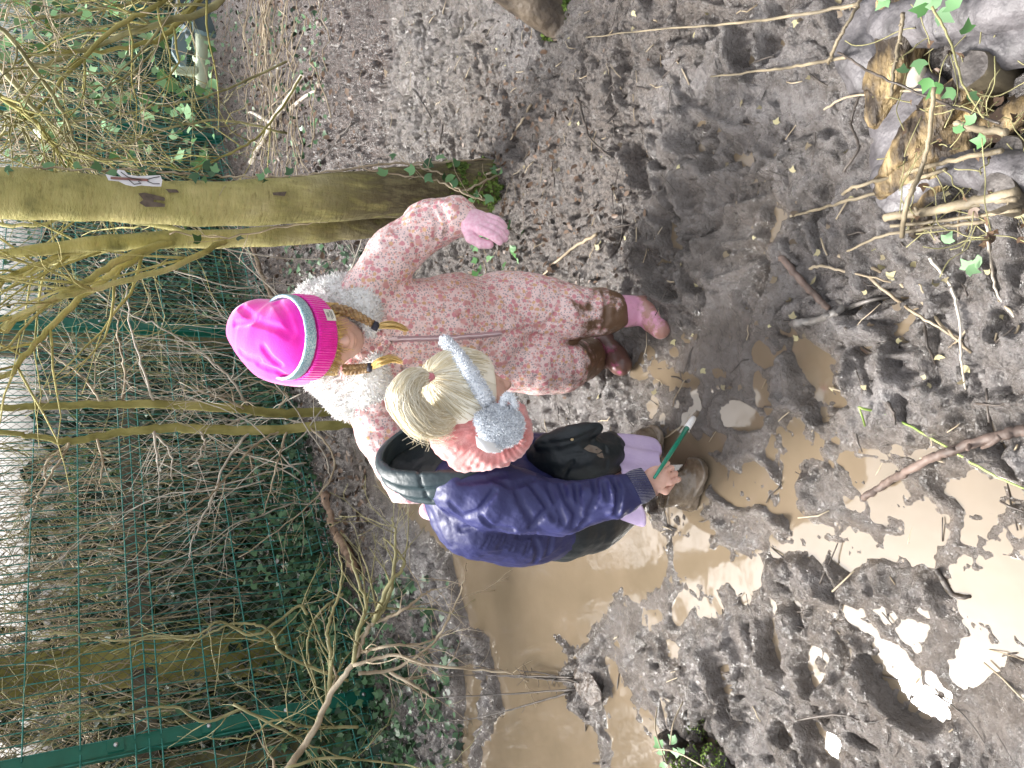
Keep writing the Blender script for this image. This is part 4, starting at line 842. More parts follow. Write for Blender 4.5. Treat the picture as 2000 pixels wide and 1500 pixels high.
# ---------------------------------------------------------------- rotten log edging, foreground right
def blob(name, cen, rad, m, parent=None, s=0, amp=.15, fr=14, flat=.0, n=28, sq=1.0, Mr=None, cut=None):
    th = np.linspace(0, np.pi, n//2+1)[:, None]; ph = np.linspace(0, 2*np.pi, n, endpoint=False)[None]
    e = lambda c: np.sign(c)*np.abs(c)**sq
    D = np.stack([e(np.sin(th))*np.cos(ph), e(np.sin(th))*np.sin(ph), e(np.cos(th))+0*ph], -1).reshape(-1, 3)
    V = D*np.asarray(rad); 
    V = V*(1+amp*fbm((V+s*3.7)*fr, s, 3))[:, None]
    if Mr is not None: V = V@np.asarray(Mr).T
    V = V+np.asarray(cen); k = n; i_ = (np.arange(n//2)[:, None]*k); j = np.arange(k)[None]; j2 = (j+1) % k
    return mk(name, V, np.stack([i_+j, i_+k+j, i_+k+j2, i_+j2], -1).reshape(-1, 4), m, parent)
M['rot'] = mat('rotten_gold_wood', (.03, .02, .012), (.42, .31, .15), 30, .6, .014, 80, c3=(.16, .11, .05), stretch=(.4, 1, 1), pos=(.42, .66))
M['endgrain'] = mat('dark_end_grain', (.05, .042, .038), (.13, .115, .105), 40, .55, .003, 120)
M['stone_mud'] = mat('muddy_stone', (.07, .064, .068), (.21, .197, .205), 14, .5, .005, 60, c3=(.13, .12, .125), rough2=.3)
def rotm(a, tilt=0): 
    return np.array(Matrix.Rotation(a, 3, 'Z')@Matrix.Rotation(tilt, 3, 'Y'))
def rotlog(x, y, L, rad, ang, lab, tilt=0, s=1, up=.03, m='rot'):
    g = GG(x, y, up); T = empty('rotten_log', g, lab, 'log'); blob('wood', g, (L/2, rad, rad*.85), M[m], T, s, .42, 19, n=64, sq=.5, Mr=rotm(ang, tilt)); return T, g
T, g = rotlog(1775, 100, .24, .045, -.25, 'golden rotten log under the black bin bag coloured mud, with the brightest split wood', s=2); T['label'] = 'golden rotten split log with the brightest wood, muddied on its upper half'
mudc = mat('grey_mud_smear', (.05, .046, .048), (.14, .13, .135), 22, .55, .006, 60)
blob('mud_crust', g+np.array([.03, .055, .012]), (.10, .05, .030), mudc, T, 5, .4, 17, n=48, Mr=rotm(-.2))
blob('mud_crust', g+np.array([.13, -.08, .02]), (.12, .045, .03), mudc, T, 6, .4, 17, n=48, Mr=rotm(-.5))
T, g = rotlog(1930, 185, .22, .032, -.4, 'orange brown rotten log beneath the upper cut post', s=4, up=.02)
T, g = rotlog(1830, 255, .20, .036, -.9, 'brown rotten log end behind the large grey stone', s=7, up=.02)
T, g = rotlog(1820, 375, .16, .030, -.3, 'small yellow rotten log beside the lower cut post', s=9, up=.01)
T, g = rotlog(1860, 300, .26, .040, -1.3, 'dark rotten log lying behind the grey stone and the posts', s=12, up=.0)
for i_, (x, y, rx, ry, lab) in enumerate(((1893,133,.030,.022,'oval dark cut post top beside the pale ivy leaf'), (1945,375,.030,.024,'lower dark cut post top among the cane rods'), (1965,300,.028,.022,'dark cut post top half hidden by the grey stone'), (1690,110,.020,.018,'small round cut post top at the end of the golden log'), (1790,420,.02,.018,'low cut post beside the muddy stone'))):
    z = (.13, .13, .10, .06, .05)[i_]; c_ = G(x, y, z); T = empty('cut_post', (c_[0], c_[1], 0), lab, 'post', 'cut posts of the log edging')
    mb = MB(); k = 20; th = np.arange(k)*2*np.pi/k; wob = 1+.06*np.sin(th*3+i_)+.04*np.sin(th*5)
    rings = []
    for zz, sc in ((-.06, 1.0), (z*.5, 1.0), (z-.006, 1.02), (z, .95)): rings.append(np.stack([c_[0]+rx*sc*wob*np.cos(th), c_[1]+rx*sc*wob*np.sin(th), zz+0*th], -1))
    V = np.vstack(rings); mb.add(V, np.array([[a_*k+j, a_*k+(j+1) % k, (a_+1)*k+(j+1) % k, (a_+1)*k+j] for a_ in range(3) for j in range(k)])); mb.build('shaft', M['bark_dark'], T)
    mb = MB(); V2 = rings[3]+[0, 0, 0]; mb.add(np.vstack([V2, V2*[0, 0, 1]+[c_[0], c_[1], .002]][:1]+[np.array([[c_[0], c_[1], z+.003]])]), [(j, (j+1) % k, k) for j in range(k)]); mb.build('cut_end', M['endgrain'], T)
g = GG(1800, 160, .018); tag(blob('pale_stone', g, (.030, .022, .020), mat('pale_stone_surface', (.42, .38, .30), (.62, .58, .50), 30, .6, .002, 120), None, 3, .10), 'pale cream pebble wedged under the golden log', 'stone')
g = GG(1800, 280, .02); tag(blob('grey_stone', g, (.105, .085, .032), M['stone_mud'], None, 8, .35, 10, n=72, sq=.7), 'large wet grey stone plastered with mud in the log edging', 'stone')
g = GG(1755, 370, .008); tag(blob('flat_stone', g, (.055, .06, .022), M['stone_mud'], None, 9, .22, 14, n=44), 'flat mud covered stone left of the yellow rotten log', 'stone')
g = GG(1735, 345, .004); tag(blob('small_stone', g, (.03, .035, .018), M['stone_mud'], None, 13, .22, 20, n=30), 'small grey stone touching the large wet stone', 'stone')
# rods
M['rod'] = mat('hazel_rod', (.10, .08, .05), (.32, .26, .17), 14, .6, .002, 120)
for p, a_, b_, m, lab in (
 ([(1155,76,.02),(1300,66,.04),(1450,60,.06),(1600,50,.08),(1740,35,.10)], .0025, .005, 'rod', 'long thin tan rod reaching across the mud from the golden log'), ([(1395,152,.01),(1500,145,.03),(1600,138,.05),(1700,128,.07)], .003, .005, 'rod', 'greyer rod lying below the long tan rod'),
 ([(1675,30,.05),(1740,16,.05)], .004, .005, 'rod', 'short rod tip poking out by the top edge'), ([(1780,28,.14),(1740,70,.12),(1700,110,.1),(1670,142,.08)], .004, .0045, 'rod', 'bare rod standing over the golden log'),
 ([(1845,60,.12),(1832,100,.11),(1815,150,.1),(1793,205,.08)], .005, .004, 'rod', 'pale cane rod crossing in front of the cream pebble'), ([(1932,208,.16),(1910,290,.14),(1880,350,.12),(1840,410,.1),(1800,470,.06)], .005, .006, 'rod', 'diagonal golden rod crossing the posts'),
 ([(1748,428,.03),(1830,420,.04),(1920,408,.06),(2040,390,.08)], .010, .013, 'rod', 'thickest cut hazel rod entering from the right edge'), ([(1640,392,.02),(1700,370,.04),(1800,350,.06),(1900,334,.09),(2040,318,.12)], .004, .006, 'rod', 'cut hazel rod with a yellow end pointing left'),
 ([(1555,425,.02),(1600,414,.02),(1680,395,.03),(1790,370,.05),(1900,345,.08)], .004, .005, 'rod', 'budded hazel twig with orange buds, the one reaching furthest left'), ([(1760,445,.03),(1850,438,.04),(2040,420,.07)], .004, .005, 'rod', 'thin rod under the thickest rod'),
 ([(1662,492,.01),(1730,465,.02),(1830,450,.03),(1960,440,.05)], .003, .005, 'rod', 'faded rod below the thickest one'), ([(1935,415,.08),(1990,410,.09),(2050,405,.1)], .005, .006, 'rod', 'short pale rod stub at the right edge'), ([(1960,270,.14),(2000,282,.14),(2060,290,.14)], .007, .008, 'rod', 'stout cut rod end at the right edge'),
 ([(1690,120,.08),(1780,170,.1),(1900,220,.12),(2040,270,.13)], .0028, .003, 'twig_dark', 'long dark bramble shoot crossing over the stones'), ([(1660,340,.02),(1690,290,.02),(1675,240,.02),(1710,170,.03)], .004, .003, 'twig_dark', 'crooked dark twig left of the large stone'), ([(1620,215,.015),(1680,195,.03),(1780,190,.05),(1850,190,.07)], .003, .003, 'twig_tan', 'grey twig joining the crooked one'),
 ([(1930,60,.16),(1960,130,.15),(1975,200,.14),(2010,260,.13)], .003, .002, 'twig_green', 'green ivy runner at the right edge'), ([(1880,20,.15),(1940,30,.16),(2020,8,.16)], .003, .002, 'twig_green', 'green ivy runner along the upper right corner')):
    P = sm(np.array([GG(*q) for q in p]), 8); mb = MB(); a_ *= .72; b_ *= .72; mb.tube(P+r.normal(0, .0008, P.shape), np.linspace(a_, b_, len(P)), 8)
    for _ in range(5):
        i_ = r.integers(1, len(P)-1); d_ = r.normal(0, 1, 3); d_ /= np.linalg.norm(d_); mb.tube([P[i_], P[i_]+d_*a_*2.2], [a_*.6, a_*.35], 5)
    tag(mb.build('rod', M[m]), lab, 'rod')
q = np.array([GG(x, y, z) for x, y, z in ((1822,45,.14),(1832,38,.15),(1908,40,.15),(1920,50,.14),(1895,60,.14),(1930,70,.13),(1955,30,.16),(1975,60,.16),(1990,100,.15),(1905,197,.14),(1915,205,.13),(1830,160,.10),(1862,150,.1),(1950,215,.14),(1985,220,.13),(1990,265,.14),(1995,300,.12),(1960,280,.13),(1925,15,.17),(1980,5,.17),(1900,520,.02),(1920,515,.02),(1910,530,.02),(1870,470,.03))])
ig = empty('ivy_sprig', GG(1930, 60), 'light green ivy leaves growing over the log edging in the corner', 'ivy')
leafobj('leaves', q, r.uniform(.020, .034, len(q)), np.tile([0, -.5, 1.], (len(q), 1)), r, M['ivy_young'], ig, tilt=.35)
n = 260; q = np.array([GG(r.uniform(1820, 2060), r.uniform(-40, 480), r.uniform(.0, .1)) for _ in range(n)]); 
mb = MB()
for p_ in q[:120]: mb.tube(sm(wig(p_, p_+r.normal(0, .07, 3)*[1, 1, .5], 5, .15, r), 3), .0010, 4)
mb.build('stalks', M['twig_green'], ig); leafobj('dead_leaves', q[:120], r.uniform(.008, .022, 120), np.tile([0, -.3, 1.], (120, 1)), r, M['litter'], ig)

# mossy stump, foreground left
g = GG(1375, 1430, .02); st = empty('mossy_stump', g, 'dark rotting stump with moss and ivy standing in the mud at the lower left', 'stump')
wd = mat('black_wet_wood', (.010, .008, .006), (.05, .038, .028), 18, .4, .01, 45)
E5 = [((-.05, .06, .02), (.05, .05, .050)), ((-.06, -.02, .02), (.06, .045, .062)), ((-.02, -.10, .01), (.05, .06, .055)), ((-.12, -.05, 0), (.045, .06, .045)), ((.02, .02, -.01), (.045, .045, .035)), ((-.09, .03, .0), (.05, .04, .045))]
def stump(p):
    d = None
    for c_, r_ in E5: e_ = ell(p, g+np.array(c_), r_); d = e_ if d is None else smin(d, e_, .012)
    q = p*np.array([26, 26, 10]); return d+.016*fbm(q, 3, 3, True)+.006*fbm(p*70, 5, 2)
surf('rotten_wood', stump, g-[.24, .24, .1], g+[.16, .2, .16], .004, wd, st)
so2 = [c_ for c_ in st.children if c_.name.startswith('rotten_wood')][0]; q, nn = samp(so2, 9000, r); keep = (fbm(q*15, 2, 2) > .12) & (nn[:, 2] > .1); keep &= np.arange(9000) < 5200
leafobj('moss', q[keep], r.uniform(.004, .009, keep.sum()), nn[keep], r, M['moss'], st, tilt=.8)
q = np.array([g+[a_, b_, c_] for a_, b_, c_ in ((-.03, .02, .10), (-.05, -.0, .11), (-.01, -.03, .10), (0, -.05, .1), (-.02, .04, .09), (-.04, -.08, .1), (.01, -.01, .09), (-.09, .01, .1))]); leafobj('ivy_leaves', q, r.uniform(.022, .034, 8), np.tile([0, -.3, 1.], (8, 1)), r, M['ivy_young'], st, tilt=.3)
mb = MB()
for p_ in ([(-.04, .05, .1), (-.01, 0, .12), (.0, -.05, .11), (-.01, -.12, .09)], [(-.05, 0, .1), (.02, .03, .11), (.06, .06, .08)], [(.0, -.01, .1), (.05, -.01, .09), (.09, .0, .05)]): mb.tube(sm(g+np.array(p_), 6), .0018, 5)
mb.build('ivy_stem', M['twig_tan'], st)

wetlump = mat('wet_mud_lump', (.06, .046, .036), (.16, .13, .11), 30, .3, .01, 70)
for x0, y0, x1, y1, rd, lab in ((1745, 62, 2080, 18, .042, 'thick grey muddied log lying along the top of the edging'), (1905, 112, 2090, 92, .036, 'dark wet log behind the uppermost cut post'), (1885, 330, 2080, 352, .034, 'dark wet log between the two lower cut posts')):
    a_, c_ = GG(x0, y0, .03), GG(x1, y1, .05); T = empty('dark_log', a_, lab, 'log'); mb = MB(); Q = sm([a_, a_*.5+c_*.5+[0, 0, .006], c_], 14); mb.tube(Q, rd, 30); V = mb.V[0]; ctr = np.repeat(Q, 30, 0); mb.V[0] = ctr+(V-ctr)*(1+.30*fbm(V*17, 4, 4))[:, None]; mb.build('bark', mudc, T)
# sprig of dark twigs in the big puddle
T = empty('twig_clump', GG(1150, 1340), 'clump of black twigs standing in mud across the big puddle', 'twig clump')
ba = GG(1150, 1335, .01)
for p_ in ([(1130,1320,.02),(1080,1312,.08),(1020,1305,.13),(940,1300,.19)], [(1130,1345,.01),(1040,1346,.08),(960,1346,.14),(890,1346,.19)], [(1125,1350,.02),(1060,1370,.07),(990,1388,.12),(920,1395,.17)], [(1120,1325,.02),(1060,1318,.05),(1010,1314,.08)], [(1130,1330,.02),(1080,1318,.06),(1040,1310,.09)], [(1140,1330,.02),(1100,1312,.05),(1050,1300,.08)]):
    mb = MB(); guided(mb, [GG(*q_) for q_ in p_], .0035, .0014, r, 5, .05, 0, 5, .0015); mb.build('twig', M['twig_dark'], T)
blob('mud_lump', ba+[-.01, 0, -.008], (.05, .07, .008), wetlump, T, 4, .6, 14, n=56)
for i_, (x, y) in enumerate(((1160,1270), (1170,1380), (1105,1400), (1045,1385), (1010,1430), (1190,1460))):
    g = GG(x, y); c_ = (.035, .03, .02, .012, .018, .03)[i_]
    pass
T = empty('floating_twig', GG(1150, 1490), 'black branching twig lying in the puddle at the bottom left edge', 'twig'); mb = MB()
for p_ in ([(1130,1500,.01),(1150,1490,.01),(1185,1490,.01)], [(1152,1490,.01),(1150,1440,.01),(1148,1400,.01)], [(1130,1500,.01),(1125,1455,.01),(1128,1440,.01)]): mb.tube(sm([GG(*q_) for q_ in p_], 6), .003, 5)
mb.build('stem', M['twig_dark'], T)

# ---------------------------------------------------------------- leaning trunk at the picture's top edge (right of the place)
Yb = float(G(1120, 40)[1]); P = pix([(1135,75,Yb),(1100,40,Yb+.02),(1050,5,Yb+.03),(980,-45,Yb+.05),(850,-120,Yb+.1),(600,-260,Yb+.2),(200,-500,Yb+.3)])
T = empty('leaning_tree', P[0]*[1, 1, 0], 'dark wet leaning trunk with moss at its foot at the right edge of the place', 'tree'); Q = sm(P, 8)
mb = MB(); mb.tube(Q, np.linspace(pr(46, P[1]), pr(40, P[1]), len(Q)), 26); V = mb.V[0]; ctr = np.repeat(Q, 26, 0); mb.V[0] = ctr+(V-ctr)*(1+.14*fbm(V*14, 4, 4))[:, None]; mb.build('trunk', mat('brown_wet_bark', (.035, .025, .018), (.15, .115, .08), 14, .55, .006, 50), T)
mb = MB()
for k in range(6): grow(mb, Q[-1-k], np.array([.8, .3, 1.5])+r.normal(0, .3, 3), 1.6, .03, 2, r, minr=.003, spread=.4)
mb.build('crown', M['twig_green'], T)
n = 1500; th = r.uniform(0, 6.28, n); idx = r.integers(0, 12, n); q = Q[idx]+np.stack([np.cos(th), np.sin(th), .2*np.sin(th*3)], -1)*pr(47, P[1]); q[:, 2] = np.maximum(q[:, 2], .01); keep = fbm(q*9, 2, 2) > -.1
leafobj('moss', q[keep], r.uniform(.010, .02, keep.sum()), (q-Q[idx])[keep], r, M['moss'], T, tilt=.8)

# ---------------------------------------------------------------- pale wood piece and grey tub at the fence, picture top
pw = mat('pale_weathered_wood', (.36, .42, .30), (.55, .60, .46), 9, .7, .002, 70)
Yw = 4.25
T = empty('wooden_offcut', at(392, 170, Yw), 'pale round wooden piece with a side arm lying at the foot of the hedge', 'wood piece')
mb = MB(); mb.tube(sm(pix([(393,62,Yw),(394,110,Yw),(394,150,Yw),(392,176,Yw-.01)]), 5), [.030]*12+[.026, .024, .02, .012], 14); mb.build('beam', pw, T)
mb = MB(); mb.tube(sm(pix([(386,140,Yw),(360,139,Yw),(336,138,Yw)]), 5), np.linspace(.026, .018, 11), 12); mb.build('arm', pw, T)
gp = mat('grey_blue_plastic', (.035, .06, .07), (.06, .095, .11), 6, .35)
T = empty('plastic_tub', at(380, 40, 4.3), 'blue grey plastic tub lying on its side under the bare shrub', 'tub')
def shell(pts, Y0, th, name, m, par):
    P = pix(pts, Y0); k = len(P); mb = MB(); mb.add(np.vstack([P, P+[0, th, 0]]), [tuple(range(k)), tuple(range(2*k-1, k-1, -1))]+[(i_, i_+k, (i_+1) % k+k, (i_+1) % k) for i_ in range(k)]); return mb.build(name, m, par, smooth=False)
shell([(370,-20),(374,20),(380,55),(400,62),(423,68),(418,50),(412,35),(414,10),(408,-20)], 4.15, .05, 'side', gp, T)
shell([(345,15),(352,40),(372,62),(382,60),(378,20),(372,-20),(350,-20)], 4.25, .12, 'base', gp, T)
shell([(338,70),(336,100),(352,128),(364,130),(366,90),(360,62)], 4.3, .03, 'rim', mat('light_plastic', (.12, .18, .2), (.16, .22, .24), 6, .35), T)
# ---------------------------------------------------------------- cloth and skin
M['skin'] = mat('skin', (.62, .36, .28), (.72, .46, .37), 30, .5, .0006, 300, sss=.12)
def add_mud(m, col=(.07, .045, .028), z0=.02, z1=.16, amt=.55, scale=22, rough=.35):
    """dried splashes of mud, a stain with its own outline, thicker near the ground"""
    b = m.node_tree.nodes['Principled BSDF']; lnk = [l for l in m.node_tree.links if l.to_socket == b.inputs['Base Color']]; ge = node(m, 'ShaderNodeNewGeometry'); sx = node(m, 'ShaderNodeSeparateXYZ'); lk(m, ge.outputs['Position'], sx.inputs[0])
    mr = node(m, 'ShaderNodeMapRange'); lk(m, sx.outputs['Z'], mr.inputs[0]); mr.inputs[1].default_value = z1; mr.inputs[2].default_value = z0; mr.inputs[3].default_value = 0; mr.inputs[4].default_value = amt
    n = noise(m, None, scale, 6, .65, ge.outputs['Position']); a = node(m, 'ShaderNodeMath', operation='ADD'); lk(m, mr.outputs[0], a.inputs[0]); lk(m, n.outputs['Fac'], a.inputs[1])
    rp = ramp(m, a.outputs[0], [(.62, (0, 0, 0)), (.74, (1, 1, 1))])
    base = lnk[0].from_socket if lnk else tuple(b.inputs['Base Color'].default_value)[:3]
    lk(m, mix(m, rp.outputs[0], base, col), b.inputs['Base Color']); return m
def floral(name):
    m = bpy.data.materials.new(name); m.use_nodes = True; b = m.node_tree.nodes['Principled BSDF']; tc = node(m, 'ShaderNodeTexCoord'); b.inputs['Roughness'].default_value = .42; b.inputs['Specular IOR Level'].default_value = .6
    w_ = noise(m, tc, 70, 2); vm = node(m, 'ShaderNodeVectorMath', operation='SCALE'); vm.inputs['Scale'].default_value = .006; lk(m, w_.outputs['Color'], vm.inputs[0]); va = node(m, 'ShaderNodeVectorMath', operation='ADD'); lk(m, tc.outputs['Object'], va.inputs[0]); lk(m, vm.outputs[0], va.inputs[1])
    cur = (.86, .64, .61)
    for sc, th_, col, soft, ch in ((175, .36, (.42, .34, .35), .05, None), (100, .34, (.70, .34, .31), .05, .62), (68, .34, (.70, .42, .24), .05, .40), (62, .36, (.66, .27, .30), .05, .62), (40, .30, (.66, .33, .31), .10, .35)):
        v = node(m, 'ShaderNodeTexVoronoi'); v.inputs['Scale'].default_value = sc; v.inputs['Randomness'].default_value = .8; lk(m, va.outputs[0], v.inputs['Vector'])
        r_ = ramp(m, v.outputs['Distance'], [(th_-soft, (1, 1, 1)), (th_+soft, (0, 0, 0))]); f = r_.outputs[0]
        if ch:
            sp = node(m, 'ShaderNodeSeparateColor'); lk(m, v.outputs['Color'], sp.inputs[0]); gt = node(m, 'ShaderNodeMath', operation='LESS_THAN'); gt.inputs[1].default_value = ch; lk(m, sp.outputs[0], gt.inputs[0]); mu = node(m, 'ShaderNodeMath', operation='MULTIPLY'); lk(m, f, mu.inputs[0]); lk(m, gt.outputs[0], mu.inputs[1]); f = mu.outputs[0]
        cur = mix(m, f, cur, col)
    lk(m, cur, b.inputs['Base Color'])
    bp = node(m, 'ShaderNodeBump'); bp.inputs['Distance'].default_value = .004; n = noise(m, tc, 28, 4); lk(m, n.outputs['Fac'], bp.inputs['Height']); lk(m, bp.outputs[0], b.inputs['Normal'])
    return add_mud(m, (.16, .09, .05), .04, .30, .46, 16)
M['floral'] = floral('floral_snowsuit')
def knit(name, col, col2, axis, scale, dist=.0015, rough=.75, sheen=.5):
    """ribbed knit: waves across the given axis"""
    m = mat(name, col, col2, 60, rough, sheen=sheen); b = m.node_tree.nodes['Principled BSDF']; tc = node(m, 'ShaderNodeTexCoord'); w_ = node(m, 'ShaderNodeTexWave', bands_direction=axis); w_.inputs['Scale'].default_value = scale; w_.inputs['Distortion'].default_value = .6
    lk(m, tc.outputs['Object'], w_.inputs['Vector']); n = noise(m, tc, 500, 2); bp = node(m, 'ShaderNodeBump'); bp.inputs['Distance'].default_value = dist; lk(m, w_.outputs['Fac'], bp.inputs['Height'])
    b2 = node(m, 'ShaderNodeBump'); b2.inputs['Distance'].default_value = .0006; lk(m, n.outputs['Fac'], b2.inputs['Height']); lk(m, bp.outputs[0], b2.inputs['Normal']); lk(m, b2.outputs[0], b.inputs['Normal']); return m
M['hat'] = mat('magenta_knit', (.86, .004, .40), (.93, .01, .50), 50, .7, .0008, 420, sheen=.8)
M['hat_rib'] = knit('magenta_rib', (.84, .003, .36), (.92, .006, .44), 'X', 62, .0016)
g_ = mat('silver_blue_glitter', (.20, .42, .52), (.62, .78, .82), 420, .28, .001, 700, pos=(.42, .58)); g_.node_tree.nodes['Principled BSDF'].inputs['Metallic'].default_value = .45; M['glitter'] = g_
M['sherpa'] = mat('white_sherpa', (.80, .79, .76), (.88, .87, .85), 90, .9, .006, 130, sheen=.4)
M['zip'] = knit('pink_zip', (.62, .38, .40), (.70, .46, .48), 'Z', 130, .0012, .5, 0)
M['boot_pink'] = add_mud(mat('pink_rubber', (.66, .28, .42), (.72, .36, .49), 9, .3, coat=.2), (.42, .22, .18), .0, .10, .44, 24)
M['boot_pink_shaded'] = add_mud(mat('shaded_pink_rubber', (.38, .08, .18), (.45, .12, .23), 9, .3, coat=.2), (.14, .07, .055), .0, .15, .46, 26)  # darker copy of the pink rubber, the rear boot's shade put into its colour
M['glove'] = mat('pink_knit_glove', (.80, .42, .55), (.90, .60, .70), 160, .85, .0012, 500, sheen=.6)
M['braid'] = mat('brown_blonde_hair', (.17, .09, .035), (.42, .27, .12), 190, .4, .001, 400, stretch=(1, 1, .25))
M['tuft'] = leafmat('golden_hair', (.50, .33, .10), (.85, .62, .27), .35)
M['blonde'] = leafmat('blonde_hair', (.74, .64, .43), (.95, .90, .76), .38)
M['black_band'] = mat('black_elastic', (.012, .012, .02), (.03, .03, .05), 200, .7, .001, 400)
M['navy'] = mat('navy_nylon', (.022, .024, .085), (.038, .041, .135), 6, .46, .0018, 70, spec=.35)
M['navy_rib'] = knit('navy_rib_cuff', (.018, .018, .07), (.03, .03, .10), 'X', 95, .002)
M['black_cloth'] = mat('black_nylon', (.006, .010, .014), (.016, .024, .028), 8, .48, .002, 60)
M['hood_slate'] = mat('dark_slate_nylon', (.016, .030, .036), (.03, .05, .058), 8, .42, .002, 60)
M['lilac'] = add_mud(mat('lilac_cotton', (.56, .44, .66), (.62, .50, .70), 30, .8, .002, 80), (.25, .17, .14), .02, .10, .4, 20)
M['coral'] = mat('coral_knit', (.60, .20, .19), (.76, .36, .34), 46, .8, .0014, 380, sheen=.6)
M['fluffy'] = leafmat('grey_fluff', (.60, .63, .68), (.90, .93, .96), .9)
M['welly'] = mat('muddy_wellington', (.06, .045, .032), (.24, .19, .14), 16, .25, .008, 40, c3=(.13, .095, .062), coat=.4)
r = np.random.default_rng(99)

# ================================================================ the child in pink
PK = empty('person', (.10, 1.66, 0), 'child in a floral pink snowsuit, magenta beanie and pink boots, looking down at the mud', 'child')
UH = np.array([-.02, -.30, .95]); FH = np.array([-.08, -.92, -.30]); AH = frame(UH, FH); HC = at(614, 661, 1.705)
hf, HL = head_fn(HC, AH, .98)
arm_l = [at(712,575,1.76), at(770,495,1.73), at(835,442,1.69), at(893,424,1.63), at(912,428,1.615)]
arm_r = [at(712,745,1.77), at(745,850,1.80), at(805,965,1.80), at(850,1000,1.76)]
leg_l = [at(1000,600,1.74), at(1100,615,1.68), at(1200,608,1.62), at(1255,612,1.605)]
leg_r = [at(1000,700,1.75), at(1090,708,1.70), at(1160,692,1.77), at(1195,690,1.79)]
hl, hseg, _ = hand_fn(at(905,427,1.615), at(950,438,1.57)-at(905,427,1.615), [.55, -.75, .35], 1.08, (.12, .32, .25), .35, 1, .45)
hr, _, _ = hand_fn(at(855,1003,1.76), at(880,1010,1.74)-at(855,1003,1.76), [-.5, -.5, .6], .9, (.5, .6, .4), .5, -1, .5)
def girl(p):
    d = hf(p); d = smin(d, ell(p, at(800,655,1.76), (.10, .07, .13)), .03); d = smin(d, ell(p, at(950,650,1.76), (.10, .075, .12)), .03)
    d = smin(d, chain(p, arm_l[:4]+[at(905,427,1.615)], [.034, .030, .027, .022, .020]), .02); d = smin(d, chain(p, arm_r, [.034, .030, .026, .02]), .02)
    d = smin(d, chain(p, leg_l, [.052, .042, .032, .028]), .02); d = smin(d, chain(p, leg_r, [.052, .042, .032, .028]), .02)
    return np.minimum(smin(d, hl, 0) if False else smin(d, hl(p), .004), hr(p))
surf('body', girl, (-.30, 1.48, .05), (.46, 1.95, 1.08), .0036, M['skin'], PK)
def cuffs(p): return None
def suit0(p):
    d = ell(p, at(795,655,1.77), (.140, .098, .125)); d = smin(d, ell(p, at(885,646,1.765), (.150, .108, .13)), .05); d = smin(d, ell(p, at(965,646,1.76), (.143, .105, .085)), .05)
    d = smin(d, chain(p, [at(700,600,1.78), at(712,660,1.78), at(712,735,1.78)], [.065, .06, .065]), .04)
    d = smin(d, chain(p, arm_l, [.064, .060, .058, .047, .030], .02), .028); d = smin(d, chain(p, arm_r[:3], [.066, .060, .05], .02), .028)
    a = chain(p, [at(990,592,1.75), at(1050,600,1.71), at(1110,612,1.67), at(1165,610,1.64), at(1192,608,1.625)], [.086, .084, .076, .062, .056], .02)
    b_ = chain(p, [at(990,705,1.76), at(1050,708,1.72), at(1095,712,1.71), at(1140,700,1.76), at(1162,694,1.78)], [.084, .082, .076, .058, .050], .02)
    ab_ = smin(a, b_, .004); return smin(d, ab_, .022)
cr1 = [hits(suit0, q) for q in ([(800,455),(815,480),(822,505)], [(770,452),(800,447),(835,432)], [(858,402),(872,430),(873,468)], [(842,412),(856,440),(850,474)], [(740,500),(790,500),(815,520)], [(750,470),(790,480)], [(668,530),(690,555),(706,592)], [(790,545),(812,532),(850,530)],
      [(950,528),(972,562),(992,594)], [(985,652),(1030,642),(1095,628),(1140,648)], [(985,652),(1010,668),(1060,672),(1130,668)], [(1060,580),(1092,606),(1055,645)], [(1105,572),(1150,600)], [(1130,600),(1165,630)], [(1180,575),(1186,610),(1178,648)], [(1160,572),(1150,610),(1165,650)],
      [(1010,690),(1060,688),(1095,704)], [(1040,664),(1080,700),(1088,745)], [(1118,682),(1130,722)], [(1144,686),(1150,716)], [(900,620),(940,600),(975,560)], [(880,700),(930,690),(985,662)], [(745,600),(790,610),(830,600)], [(760,700),(800,690),(850,700)], [(1000,560),(1040,585)], [(780,560),(800,585),(850,590)], [(870,560),(930,545)], [(690,700),(720,730),(760,760)], [(720,850),(760,845)])]
cr1 = [c_ for c_ in cr1 if c_ is not None]
def suit(p):
    d = suit0(p)+creases(p, cr1, .0080, .0165)+.0055*fbm((p+.02*np.stack([vn(p*9, 1), vn(p*9, 2), vn(p*9, 3)], -1))*np.array([17, 17, 11]), 5, 3, True)+.0018*fbm(p*60, 15, 2)
    d = np.maximum(d, .0-(p[:, 2]-.02)); return d
so_ = surf('snowsuit', suit, (-.30, 1.5, .02), (.50, 1.99, .90), .0046, M['floral'], PK)
